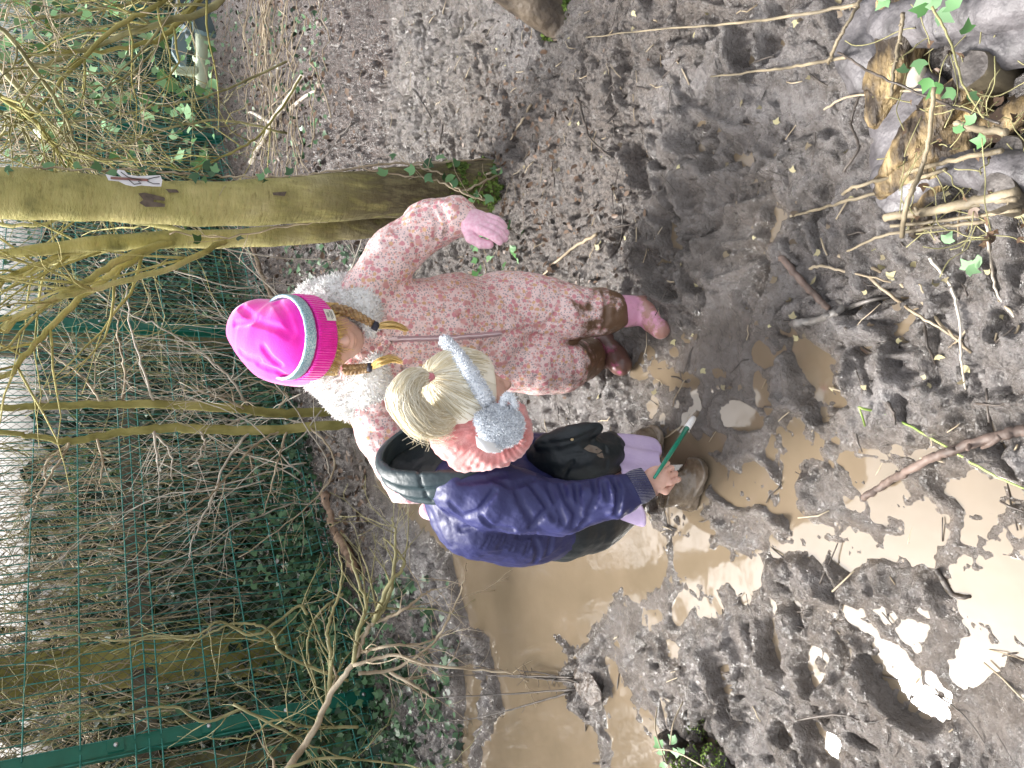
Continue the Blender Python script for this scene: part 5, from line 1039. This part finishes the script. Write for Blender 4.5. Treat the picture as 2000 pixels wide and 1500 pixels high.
# cuffs, gloves, boots
surf('glove', lambda p: np.minimum(hl(p), 9)-.0035, at(930,440,1.57)-[.09, .12, .09], at(930,440,1.57)+[.09, .12, .09], .0022, M['glove'], PK)
surf('glove', lambda p: hr(p)-.0035, at(870,1005,1.75)-[.1, .1, .1], at(870,1005,1.75)+[.1, .1, .1], .003, M['glove'], PK)
mb = MB(); A_, B_ = at(893,427,1.63), at(914,428,1.613)
P = np.array([A_+(B_-A_)*t for t in (0, .25, .6, 1)]); mb.tube(sm(P, 5), [.040, .036, .0355, .034], 24); mb.build('sleeve_cuff', M['floral'], PK)
def boot(pts, rad, foot, m, name='boot', sole=None):
    def fn(p):
        d = chain(p, pts, rad, .012); d = smin(d, foot(p), .018)+.0012*fbm(p*60, 3, 2); top = pts[0]; ax = pts[0]-pts[1]; ax = ax/np.linalg.norm(ax)
        inner = chain(p, [top+ax*.03, pts[1]], [rad[0]-.006, rad[1]-.006]); return np.maximum(np.maximum(d, (p-top)@ax), -inner)
    P = np.array(pts); return surf(name, fn, P.min(0)-[.10, .13, .06], P.max(0)+[.10, .10, .04], .003, m, PK if name == 'boot' else None)
toe = G(1290,642,.030); heel = G(1258,606,.038)
boot([at(1188,607,1.625), at(1225,608,1.61), at(1252,606,1.60)], [.046, .040, .038], lambda p: np.maximum(chain(p, [heel, toe*.6+heel*.4, toe], [.033, .031, .027], .01), -(p[:, 2]-.006)), M['boot_pink'])
toe = G(1212,712,.035); heel = G(1195,672,.045)+[0, .03, 0]
boot([at(1155,694,1.79), at(1180,692,1.785), at(1192,690,1.78)], [.044, .038, .036], lambda p: np.maximum(chain(p, [heel, toe*.6+heel*.4, toe], [.036, .036, .032], .01), -(p[:, 2]-.006)), M['boot_pink_shaded'])
# zip
strip(suit, [(768,664),(790,662),(840,661),(890,659),(940,655),(978,651)], .0065, .0012, .001, 'zip', M['zip'], PK)
strip(suit, [(768,664),(790,662),(840,661),(890,659),(940,655),(978,651)], .0020, .0012, .0032, 'zip_teeth', mat('zip_teeth', (.75, .6, .62), rough=.4), PK)
strip(suit, [(757,662),(770,661),(776,661)], .004, .002, .005, 'zip_pull', mat('zip_pull', (.8, .62, .62), rough=.3), PK)
# collar flaps
for q in ([(733,600),(745,615),(752,640),(757,660)], [(760,664),(742,684),(730,704)]): strip(suit, q, .010, .003, .004, 'collar', M['floral'], PK)
# hood with white fleece
def hood(p):
    d = chain(p, [at(625,600,1.86), at(668,584,1.80), at(708,600,1.72), at(722,640,1.665)], [.054, .054, .036, .018], .03)
    d = smin(d, chain(p, [at(640,720,1.86), at(688,765,1.80), at(725,745,1.72), at(736,700,1.67)], [.06, .062, .040, .014], .03), .02)
    d = smin(d, chain(p, [at(625,600,1.86), at(640,660,1.90), at(640,720,1.86)], [.06, .065, .06]), .03)
    return np.maximum(d, -(hf(p)-.012))+.004*fbm(p*38, 7, 3)
ho = surf('hood', hood, at(665,660,1.8)-[.22, .22, .22], at(665,660,1.8)+[.22, .22, .22], .0045, M['sherpa'], PK)
q, nn = samp(ho, 9000, r); fluff('hood_fleece', q, nn, .011, .0018, r, M['sherpa'], ho)
# face hair and braids
def fringe(p): return np.maximum(np.maximum(ell(p, HL(0, -.008, .018), np.array([.077, .092, .084]), AH), -((p-HL(0, 0, -.012))@AH[:, 2])+.22*np.abs((p-HC)@AH[:, 0])-.012), -hf(p)-.004)+.0015*fbm(p*150, 3, 2)
surf('hair', lambda p: smin(fringe(p), np.maximum(ell(p, HL(0, -.02, -.02), np.array([.076, .080, .07]), AH), (p-HL(0, -.005, 0))@AH[:, 1]), .01), HC-[.13, .13, .13], HC+[.13, .13, .13], .003, M['braid'], PK)
mb = MB()
for k in range(520):
    a_ = r.uniform(-1.35, 1.35); s0 = HL(.075*math.sin(a_), .085*math.cos(a_), .020+r.normal(0, .004)); s1 = HL(.082*math.sin(a_*1.25), .088*math.cos(a_*1.15)-.002, -.010+r.normal(0, .014)); s2 = HL(.084*np.sign(a_)*min(1, abs(a_)+.1), .05*math.cos(a_)-.01, -.045); mb.tube(sm([s0, s1, s2], 5), .0006, 3, False)
mb.build('fringe', M['tuft'], PK)
def braid(path, n, rad, par=PK):
    P = sm(path, 14); T = np.gradient(P, axis=0); T /= np.linalg.norm(T, axis=1)[:, None]; a_ = np.cross(T, [0, 0, 1.]+0*T); a_ /= np.linalg.norm(a_, axis=1)[:, None]; b_ = np.cross(T, a_); mb = MB(); ph = np.linspace(0, n*2*np.pi, len(P))
    for k in range(3):
        f = ph+k*2*np.pi/3; mb.tube(P+a_*(np.sin(f)*rad*.8)[:, None]+b_*(np.sin(2*f)*rad*.4)[:, None], rad*.72*np.linspace(1.1, .8, len(P)), 8)
    mb.build('braid', M['braid'], par)
braid([at(650,607,1.665), at(672,606,1.65), at(700,618,1.63), at(728,633,1.625)], 3.0, .0085)
braid([at(672,722,1.675), at(690,722,1.665), at(706,720,1.655), at(720,719,1.645)], 2.2, .0085)
for (x, y, Y, e_) in ((733,636,1.622,(739,640)), (722,719,1.642,(727,718))):
    mb = MB(); a_, b_ = at(x-5, y-2, Y), at(e_[0], e_[1], Y-.003); mb.tube([a_, a_*.5+b_*.5, b_], [.0095, .0102, .0095], 14); mb.build('hair_tie', M['black_band'], PK)
for (x, y, Y, pth) in ((740,638,1.62,[(755,634,1.60),(775,636,1.595),(798,646,1.59)]), (728,718,1.64,[(742,706,1.60),(765,700,1.595),(786,708,1.59)])):
    mb = MB()
    for k in range(120):
        o_ = r.normal(0, 1, 3); o_ /= np.linalg.norm(o_); s_ = r.uniform(.2, 1); P = [at(x, y, Y)+o_*.005*s_]+[at(*q_)+o_*(.011, .010, .006)[i_]*s_ for i_, q_ in enumerate(pth)]; P[-1] = P[-1]-(P[-1]-P[-2])*r.uniform(0, .5); mb.tube(sm(P, 5), [.0012, .0010, .0003], 3, False)
    mb.build('braid_end', M['tuft'], PK)
# lashes, so that the face reads
for q_ in (-1, 1):
    mb = MB(); mb.tube(sm([HL(.017*q_, .078, -.003), HL(.028*q_, .0815, -.0065), HL(.039*q_, .075, -.003)], 5), .0011, 5); mb.build('eyelash', M['braid'], PK); mb = MB(); mb.tube(sm([HL(.016*q_, .080, .014), HL(.028*q_, .080, .019), HL(.041*q_, .070, .014)], 5), .0016, 5); mb.build('eyebrow', M['braid'], PK)
# beanie
c0 = HL(0, -.004, .022); UA = AH[:, 2]
def lp(p): q = (p-c0)@AH; return q
def hat0(p):
    d = chain(p, [c0+UA*.01, at(563,668,1.735), at(535,662,1.765), at(503,650,1.80), at(476,645,1.825)], [.0905, .086, .078, .060, .032], .03)
    d = smin(d, cap(p, at(540,700,1.76), at(590,705,1.74), .045, .055), .03); d = smin(d, ell(p, at(505,620,1.79), (.03, .05, .05)), .03); return d
hcr = [hits(hat0, q) for q in ([(470,600),(500,628),(540,640),(565,655)], [(470,690),(490,700),(505,704)], [(515,680),(530,700),(545,712)], [(540,590),(560,620),(570,650)], [(505,712),(540,725),(560,738)], [(458,632),(478,630),(500,624)])]; hcr = [c_ for c_ in hcr if c_ is not None]
def beanie(p):
    q = lp(p); d = hat0(p)+creases(p, hcr, .010, .008)+.002*fbm(p*18, 4, 2); d = np.maximum(d, -(q[:, 2]+.012)); return np.maximum(d, -(hf(p)-.002))
hb_ = surf('beanie', beanie, c0-[.14, .14, .12], c0+[.15, .30, .30], .0036, M['hat'], PK)
def ring(p, z, hh, rr, rnd, sx=1.0, sy=1.0, ribs=0, tilt=0.0):
    q = lp(p); th = np.arctan2(q[:, 1], q[:, 0]); rho = np.hypot(q[:, 0]/sx, q[:, 1]/sy); dx = np.abs(rho-(rr-.004))-.004+rnd; dz = np.abs(q[:, 2]-z-tilt*q[:, 0])-hh+rnd
    d = np.minimum(np.maximum(dx, dz), 0)+np.hypot(np.maximum(dx, 0), np.maximum(dz, 0))-rnd
    return d+(ribs and .0011*np.sin(th*ribs))
surf('beanie_cuff', lambda p: ring(p, .008, .026, .0985, .009, .97, 1.06, 120), c0-[.13, .13, .08], c0+[.13, .13, .08], .0028, M['hat_rib'], hb_)
surf('glitter_band', lambda p: ring(p, .047, .0135, .0945, .003, .985, 1.04), c0-[.13, .13, .08], c0+[.13, .13, .12], .003, M['glitter'], hb_)
# woven label on the cuff
la = -.50+math.pi/2-.35
def onr(a_, z, rr): return c0+AH@np.array([rr*.97*math.cos(a_), rr*1.06*math.sin(a_), z])
A0 = math.radians(124)
mb = MB(); g2 = [onr(A0+t*.30, z, .1005) for z in (-.014, .010) for t in (-.5, -.17, .17, .5)]; mb.add(np.array(g2), [(0, 1, 5, 4), (1, 2, 6, 5), (2, 3, 7, 6)]); lb_ = mb.build('label', mat('pale_woven_label', (.72, .70, .62), rough=.7), hb_, smooth=False)
mb = MB(); ink = mat('label_print', (.04, .04, .05), rough=.7)
for z, a1, a2 in ((.0045, -.07, .04), (.0015, -.05, .05), (-.004, -.10, .10), (-.0075, -.08, .09)):
    for t in np.arange(a1, a2, .022): mb.tube([onr(A0+t, z, .1012), onr(A0+t+.014, z+.0008, .1012)], .0006, 4)
mb.build('print', ink, lb_)

# ================================================================ the child in navy
NV = empty('person', (-.24, 1.46, 0), 'blonde child in a navy coat and coral snood bending over the mud, holding a paintbrush', 'child')
U2 = -DN*.50+RT*.80-FW*.10; F2 = DN*.82+RT*.50+FW*.25; A2 = frame(U2, F2); H2 = at(912, 778, 1.43)
hf2, HL2 = head_fn(H2, A2, .98, at(935,885,1.56))
wr = at(1262,942,1.255); pd = at(1300,926,1.235)-wr
hR, sgR, AR = hand_fn(wr, pd, -FW+RT*.15, .88, (.42, .80, .75), .75, 1, .9)
hL2, _, _ = hand_fn(at(1215,880,1.52), [.05, -.05, -.1], [.5, .5, .2], .86, (.5, .7, .5), .5, -1, .5)
armR = [at(905,955,1.47), at(1010,978,1.42), at(1100,992,1.37), at(1200,972,1.295), at(1258,944,1.257)]
def boy(p):
    d = hf2(p); d = smin(d, chain(p, [at(930,870,1.54), at(940,930,1.57), at(1050,980,1.59), at(1120,985,1.59)], [.036, .055, .075, .075]), .03)
    d = smin(d, chain(p, armR, [.034, .030, .027, .022, .018]), .02); d = smin(d, chain(p, [at(940,900,1.60), at(1100,880,1.62), at(1215,880,1.52)], [.032, .028, .02]), .02)
    for o_ in (0, 1): d = smin(d, chain(p, [at(1120,990-60*o_,1.58), at(1215,940-50*o_,1.48+.06*o_), at(1290,945-70*o_,1.52+.05*o_), G(1338,958,.025)*(1-o_)+G(1250,868,.04)*o_], [.055, .042, .030, .020]), .02)
    return smin(smin(d, hR(p), .004), hL2(p), .004)
surf('body', boy, (-.46, 1.16, .02), (.10, 1.75, .86), .0023, M['skin'], NV)
def coat0(p):
    d = chain(p, [at(895,955,1.56), at(935,990,1.555), at(1010,1002,1.565), at(1085,1000,1.57)], [.080, .108, .118, .116], .04)
    d = smin(d, chain(p, [at(900,900,1.60), at(1000,900,1.62), at(1100,885,1.63), at(1205,880,1.54)], [.07, .07, .055, .04]), .03)
    return smin(d, chain(p, [at(905,948,1.475), at(960,965,1.445), at(1015,980,1.415), at(1100,993,1.365), at(1200,970,1.292), at(1243,953,1.266)], [.070, .074, .068, .056, .044, .035], .015), .014)
pth = [[(1008,955),(1022,990),(1042,1022)], [(1035,942),(1060,975),(1085,1012)], [(1072,948),(1086,985),(1100,1020)], [(1096,945),(1106,975),(1132,1012)], [(1126,946),(1130,985),(1120,1030)], [(1160,935),(1166,965),(1150,1004)], [(1198,930),(1210,960),(1204,1004)], [(1038,1030),(1062,1002),(1092,985)], [(1130,1036),(1152,1010),(1192,992)], [(1180,940),(1188,975)],
       [(880,985),(905,1010),(935,1000),(965,960)], [(868,1000),(900,1035),(925,1030)], [(1045,1055),(1052,1080),(1046,1100)], [(1078,1052),(1070,1085),(1080,1098)], [(970,935),(1000,950),(1040,935)], [(940,1010),(960,1030),(1000,1035)], [(1015,1050),(1060,1048),(1120,1045),(1180,1030)], [(900,940),(950,935),(985,925)]]
cr2 = [hits(coat0, q) for q in pth]; cr2 = [c_ for c_ in cr2 if c_ is not None]
gat = [hits(coat0, [(944+9*i_+(i_ % 2)*2, 1070+i_*1.2-(i_ % 3)*3), (952+9*i_, 1058), (958+9*i_, 1046-i_*.5)]) for i_ in range(11)]; gat = [c_ for c_ in gat if c_ is not None]
neck = [hits(coat0, [(868+9*i_, 1002-i_*3.5), (876+9*i_, 1012-i_*3.5)]) for i_ in range(11)]; neck = [c_ for c_ in neck if c_ is not None]
def coat(p): return coat0(p)+creases(p, cr2, .0075, .0175)+creases(p, gat, .0034, .008)+creases(p, neck, .003, .003)+.0036*fbm((p+.02*np.stack([vn(p*9, 1), vn(p*9, 2), vn(p*9, 3)], -1))*np.array([16, 24, 16]), 25, 3, True)+.0015*fbm(p*50, 27, 2)
co_ = surf('coat', coat, (-.50, 1.16, .12), (.02, 1.78, .84), .0042, M['navy'], NV)
mb = MB(); a_, b_ = at(1238,955,1.268), at(1266,941,1.253); th = np.arange(48)*2*np.pi/48
mb.tube(sm([a_, a_*.5+b_*.5, b_], 6), [.0365, .0375, .0355, .033], 48); V = mb.V[0]; n_ = len(V)//48; ctr = V.reshape(n_, 48, 3).mean(1); V = V.reshape(n_, 48, 3); V = ctr[:, None]+(V-ctr[:, None])*(1+.035*np.sin(np.arange(48)*np.pi*2/48*24*1.0+.3))[None, :, None]; mb.V[0] = V.reshape(-1, 3); mb.build('knit_cuff', M['navy_rib'], co_)
# black hem and front of the coat
def hem(p):
    d = chain(p, [at(1095,998,1.572), at(1150,985,1.57), at(1195,968,1.56)], [.122, .112, .088], .03); d = np.maximum(d, -((p-at(1085,1000,1.57))@(DN*.95-RT*.25)-.018)); return d+.003*fbm(p*22, 3, 2, True)+creases(p, hc_, .006, .006)
hc_ = []
surf('coat_hem', hem, (-.50, 1.38, .02), (.0, 1.78, .45), .0042, M['black_cloth'], co_)
AX = np.stack([DN, RT, -FW], 1)
def front(p):
    d = ell(p, at(1120,895,1.50), (.115, .062, .075), AX); d = smin(d, ell(p, at(1190,885,1.50), (.045, .055, .07), AX), .03)
    d = smin(d, ell(p, at(1110,852,1.47), (.085, .026, .03), np.stack([DN*.96+RT*.27, RT*.96-DN*.27, -FW], 1)), .018)
    d = np.maximum(d, (p-at(1222,880,1.5))@DN); return d+.003*fbm(p*24, 8, 2, True)+creases(p, fc_, .005, .006)
fc_ = []; fc_ = [hits(front, q) for q in ([(1180,835),(1182,870),(1184,915)], [(1055,868),(1090,865),(1130,856),(1170,838)], [(1100,890),(1140,885)], [(1120,900),(1100,930)])]; fc_ = [c_ for c_ in fc_ if c_ is not None]
fr_ = surf('coat_front', front, at(1130,885,1.5)-[.16, .16, .2], at(1130,885,1.5)+[.16, .16, .2], .004, M['black_cloth'], co_)
q_ = hit(front, 1117, 858)
if q_ is not None: mb = MB(); mb.tube([q_-FW*-.001, q_-FW*.002, q_-FW*.0035], [.004, .004, .002], 10); mb.build('snap', mat('brass', (.7, .55, .3), rough=.3), fr_)
for pl in ([(1140,876),(1150,868),(1165,872),(1176,880),(1168,886),(1150,882)], [(1165,888),(1176,884),(1180,895),(1170,893)]):
    P = [hit(front, *c_) for c_ in pl]; P = [c_-FW*.0015 for c_ in P if c_ is not None]
    if len(P) > 3: mb = MB(); mb.add(np.array(P+[np.mean(P, 0)]), [(i_, (i_+1) % len(P), len(P)) for i_ in range(len(P))]); mb.build('mud_splash', mat('dry_mud', (.16, .12, .09), (.24, .2, .16), 60, .9), fr_)
# lilac tunic
def tunic(p):
    ax = at(1256,940,1.465)-at(1170,925,1.50); L_ = np.linalg.norm(ax); ax = ax/L_; q = p-at(1170,925,1.50); z = q@ax; rad = q-z[:, None]*ax; u = rad@RT; v = rad@np.cross(ax, RT); th = np.arctan2(v, u); rr = np.hypot(u, v)
    R_ = .080+.012*np.clip(z/L_, 0, 1)+.010*np.sin(th*4+1+z*14)+.006*np.sin(th*9+2); d = (rr-R_)*.9; d = np.abs(d)-.0035; return np.maximum(np.maximum(d, z-L_*(1+.16*np.sin(th*2+.5)+.12*np.sin(th*5+1))), -z+.02)
surf('tunic', tunic, at(1240,930,1.48)-[.16, .18, .16], at(1240,930,1.48)+[.16, .18, .16], .0036, M['lilac'], NV)
# wellingtons
def welly(p, a_, b_, heel, toe, rim=True):
    d = chain(p, [a_, b_, heel], [.046, .040, .036], .012); d = smin(d, chain(p, [heel, heel*.5+toe*.5, toe], [.036, .037, .033], .01), .02); ax = (a_-b_)/np.linalg.norm(a_-b_)
    d = np.minimum(d, np.maximum(chain(p, [heel*[1, 1, 0]+[0, 0, .018], toe*[1, 1, 0]+[0, 0, .018]], [.039, .039]), np.abs(p[:, 2]-.018)-.008)); return np.maximum(np.maximum(d+.006*fbm(p*26, 5, 3), (p-a_)@ax), -(p[:, 2]-.002))
a_, b_ = at(1292,955,1.47), at(1325,955,1.455); heel = G(1343,966,.004); toe = G(1372,922,-.006)
surf('wellington', lambda p: welly(p, a_, b_, heel, toe), heel-[.12, .17, .06], heel+[.17, .1, .14], .003, M['welly'], NV)
a2, b2 = at(1215,882,1.56), at(1235,880,1.555); heel2 = G(1240,885,.045); toe2 = G(1262,858,.040)
surf('wellington', lambda p: welly(p, a2, b2, heel2, toe2), heel2-[.12, .14, .06], heel2+[.14, .1, .12], .003, M['welly'], NV)
# hood lying open behind the head
HA = frame(RT*.66-FW*.62-DN*.20, DN); HCn = at(862, 892, 1.52)
def hoodn(p):
    q = (p-HCn)@HA; r_ = np.array([.086, .136, .112]); o_ = ell(p, HCn, r_+.006, HA); i_ = ell(p, HCn, r_-.007, HA); d = np.maximum(o_, -i_)
    rim = .020+.022*np.cos(q[:, 1]*12); d = np.maximum(d, q[:, 2]-rim+.012*(q[:, 1]/.12)); 
    d = d+.0035*np.cos((q[:, 2]-.0)*2*np.pi/.040)*(o_ > -.004)+.003*fbm(p*20, 2, 2)+.004*np.exp(-((q[:, 1]+.03)/.004)**2)*(q[:, 2] > -.05); return d*.9
surf('hood', hoodn, HCn-[.2, .2, .2], HCn+[.2, .2, .2], .0036, M['hood_slate'], co_)
surf('hood_dark_fill', lambda p: np.maximum(ell(p, HCn, np.array([.086, .136, .112])-.010, HA), ((p-HCn)@HA)[:, 2]+.012+.004*fbm(p*30, 2, 2)), HCn-[.2, .2, .2], HCn+[.2, .2, .2], .005, M['black_cloth'], co_)  # black fill hiding the coat, the hollow's shade given as colour
# coral snood
SA = np.stack([DN*.985+RT*.17, RT*.985-DN*.17, -FW], 1); SC = at(950, 850, 1.385)
def snood(p):
    q = (p-SC)@SA; e = ell(p, SC, (.106, .072, .050), SA); cx_, cy_ = q[:, 0]-.022, q[:, 1]-.020; th = np.arctan2(cy_, cx_*.8); rho = np.hypot(cx_, cy_)
    wv = fbm(p*14, 16, 2); e = e+.0011*np.cos(th*44+wv*3)*sstep(.02, .05, rho)+.010*np.sin(rho*70+q[:, 0]*20+wv*5)*sstep(.03, .06, rho)*.6+.009*fbm(p*17, 6, 3, True)
    e = smin(e, ell(p, at(868,842,1.445), (.035, .045, .06), SA)+.001*np.cos(th*44), .03)
    return np.maximum(e, -(hf2(p)-.004))
sn = surf('snood', snood, SC-[.17, .17, .17], SC+[.17, .17, .17], .0026, M['coral'], NV)
# blonde hair, gathered to a ponytail
TD = (at(835,740,1.40)-H2)@A2; TD = TD/np.linalg.norm(TD); HR = np.array([.084, .095, .093])
def hair(p):
    q = (p-HL2(0, -.006, .016))@A2; d = ell(p, HL2(0, -.006, .016), HR, A2); return np.maximum(np.maximum(d, q[:, 1]*.72-q[:, 2]*.45-.052), -(q[:, 2]+.055))+.0012*fbm(p*np.array([90, 90, 90]), 3, 2)
hr_ = surf('hair', hair, H2-[.13, .13, .13], H2+[.13, .13, .13], .003, M['blonde'], NV)
mb = MB(); C2 = HL2(0, -.006, .016); tie = at(835, 736, 1.375)
for k in range(1500):
    v = r.normal(0, 1, 3); v /= np.linalg.norm(v)
    if v[1]*.72-v[2]*.45 > .60 or v[2] < -.62: continue
    f = r.uniform(.0, .35); s_ = 1.0+r.uniform(0, .035); P = []
    for t in np.linspace(f, 1, 9):
        w_ = v*(1-t)+TD*t*1.0; w_ /= np.linalg.norm(w_)+1e-9; P.append(C2+A2@(w_*HR*s_))
    P[-1] = P[-1]*.5+tie*.5; mb.tube(np.array(P)+r.normal(0, .0006, (9, 3)), [.0008, .0009, .0006], 3, False)
mb.build('hair_strands', M['blonde'], hr_)
ty = sm([tie, at(805,742,1.36), at(790,775,1.36), at(815,815,1.37), at(850,828,1.385), at(888,818,1.39)], 8)
tr_ = np.interp(np.linspace(0, 1, len(ty)), [0, .15, .4, .65, .85, 1], [.010, .020, .030, .032, .027, .012])
def pony(p): return chain(p, list(ty[::4]), list(tr_[::4]*.80), .01)+.002*fbm(p*60, 3, 2)
pt = surf('ponytail', pony, ty.min(0)-.05, ty.max(0)+.05, .003, M['blonde'], NV)
mb = MB(); T = np.gradient(ty, axis=0); T /= np.linalg.norm(T, axis=1)[:, None]
for k in range(2400):
    o_ = r.normal(0, 1, 3); o_ /= np.linalg.norm(o_); s_ = r.uniform(.72, 1.12)+(r.random() < .08)*.3; e_ = int(len(ty)*r.uniform(.6, 1)); oo = o_-T*(T@o_)[:, None]; oo /= np.linalg.norm(oo, axis=1)[:, None]+.2
    P = (ty+oo*(tr_*s_)[:, None]+(r.normal(0, .006, 3)*np.linspace(0, 1, len(ty))[:, None]))[:e_]; mb.tube(P[::2]+r.normal(0, .0005, P[::2].shape), [.0007, .0008, .0004], 3, False)
for k in range(90):
    st_ = at(r.uniform(800, 850), r.uniform(810, 845), 1.40); mb.tube(sm([st_, st_+RT*-.012+DN*r.uniform(-.02, .03), st_-RT*r.uniform(.02, .04)+DN*r.uniform(-.02, .06)-FW*.005], 4), [.0006, .0003], 3, False)
mb.build('ponytail_strands', M['blonde'], pt)
mb = MB(); mb.tube(sm([at(838,738,1.372), at(820,727,1.365), at(806,735,1.362), at(815,748,1.362), at(836,745,1.37)], 6), [.007, .011, .012, .011, .006], 10); mb.build('hair_loop', M['blonde'], pt)
mb = MB(); mb.tube([at(832,740,1.366), at(838,737,1.366), at(844,735,1.37)], [.0075, .009, .0075], 12); mb.build('hair_tie', mat('pink_tie', (.66, .22, .26), rough=.5), NV)
# earmuffs
EM = empty('earmuffs', at(975, 830, 1.35), 'fluffy grey animal earmuffs worn over the blonde hair of the child in navy', 'earmuffs')
def onhead(x, y, l): 
    p = hit(hair, x, y); return (p if p is not None else at(x, y, 1.42))-FW*l
bp_ = [onhead(968,812,.022), onhead(950,780,.014), onhead(930,745,.010), onhead(908,712,.010), at(886,684,1.425), at(868,665,1.475)]
P = sm(bp_, 8)
mb = MB(); mb.tube(P, [.012, .0125, .012, .011, .010], 14); hbn = mb.build('headband', M['fluffy'], EM); q, nn = samp(hbn, 5200, r); fluff('headband_fluff', q, nn, .0060, .0010, r, M['fluffy'], hbn)
ec = at(978, 832, 1.318); EA = np.stack([DN, RT, -FW], 1)
def muff(p): return smin(smin(ell(p, ec, (.043, .039, .024), EA), ell(p, ec-DN*.030+RT*.012-FW*.010, (.019, .015, .014), EA), .010), ell(p, ec-DN*.016-RT*.030-FW*.004, (.02, .016, .014), EA), .012)+.0025*fbm(p*45, 3, 3)
mu_ = surf('ear_cushion', muff, ec-.08, ec+.08, .0026, M['fluffy'], EM); q, nn = samp(mu_, 7500, r); fluff('cushion_fluff', q, nn, .0075, .0011, r, M['fluffy'], mu_)
mb = MB(); mb.tube(sm([ec+RT*.036+DN*.002-FW*.006, ec+RT*.056+DN*.008-FW*.012, ec+RT*.058+DN*.020-FW*.012, ec+RT*.036+DN*.030-FW*.006], 6), .0062, 10); ea_ = mb.build('ear_loop', M['fluffy'], EM); q, nn = samp(ea_, 900, r); fluff('ear_fluff', q, nn, .004, .0009, r, M['fluffy'], ea_)
cl_ = ec+RT*.046; l0 = [at(928,851,1.305), at(950,862,1.303), at(981,868,1.305), at(978,884,1.305), at(950,884,1.302), at(932,873,1.304)]
mb = MB(); mb.add(np.vstack([l0, np.array(l0)+FW*.0012]), [(0, 1, 4, 5), (1, 2, 3, 4), (11, 10, 7, 6), (10, 9, 8, 7)]+[(i_, i_+6, (i_+1) % 6+6, (i_+1) % 6) for i_ in range(6)]); mb.build('care_label', mat('white_label', (.85, .85, .85), rough=.6), EM)
ec2 = H2*2-ec-(H2-ec)@FW*0+FW*0; ec2 = HL2(-.085, -.008, -.006) if ((HL2(.085, 0, 0)-H2)@FW) < 0 else HL2(.085, -.008, -.006)
surf('ear_cushion', lambda p: ell(p, ec2, (.040, .038, .024), EA)+.0025*fbm(p*45, 3, 3), ec2-.07, ec2+.07, .004, M['fluffy'], EM)
# paintbrush
b0, b1 = at(1290, 915, 1.232), at(1342, 836, 1.262); dr = (b1-b0)/np.linalg.norm(b1-b0); BR = empty('paintbrush', b0, 'green handled paintbrush with a white ferrule held in the bare hand', 'paintbrush')
mb = MB(); mb.tube([b0-dr*.03, b0, b0+dr*.05, b1], [.0030, .0042, .0052, .0062], 14); mb.build('handle', mat('green_lacquer', (.0, .20, .12), (.0, .24, .15), 9, .15, coat=.6), BR)
b2 = b1+dr*.036; mb = MB(); mb.tube([b1, b1+dr*.004, b2-dr*.01, b2], [.0066, .0078, .0070, .0058], 14); mb.build('ferrule', mat('white_ferrule', (.82, .80, .78), rough=.35), BR)
mb = MB()
for k in range(90): o_ = r.normal(0, 1, 3); o_ -= dr*(o_@dr); o_ /= np.linalg.norm(o_); s_ = math.sqrt(r.random()); mb.tube([b2-dr*.002+o_*.0050*s_, b2+dr*.010+o_*.0062*s_, b2+dr*r.uniform(.017, .024)+o_*.0035*s_], [.0006, .0006, .0002], 3, False)
mb.build('bristles', mat('muddy_bristle', (.16, .12, .09), (.34, .28, .22), 80, .6), BR)
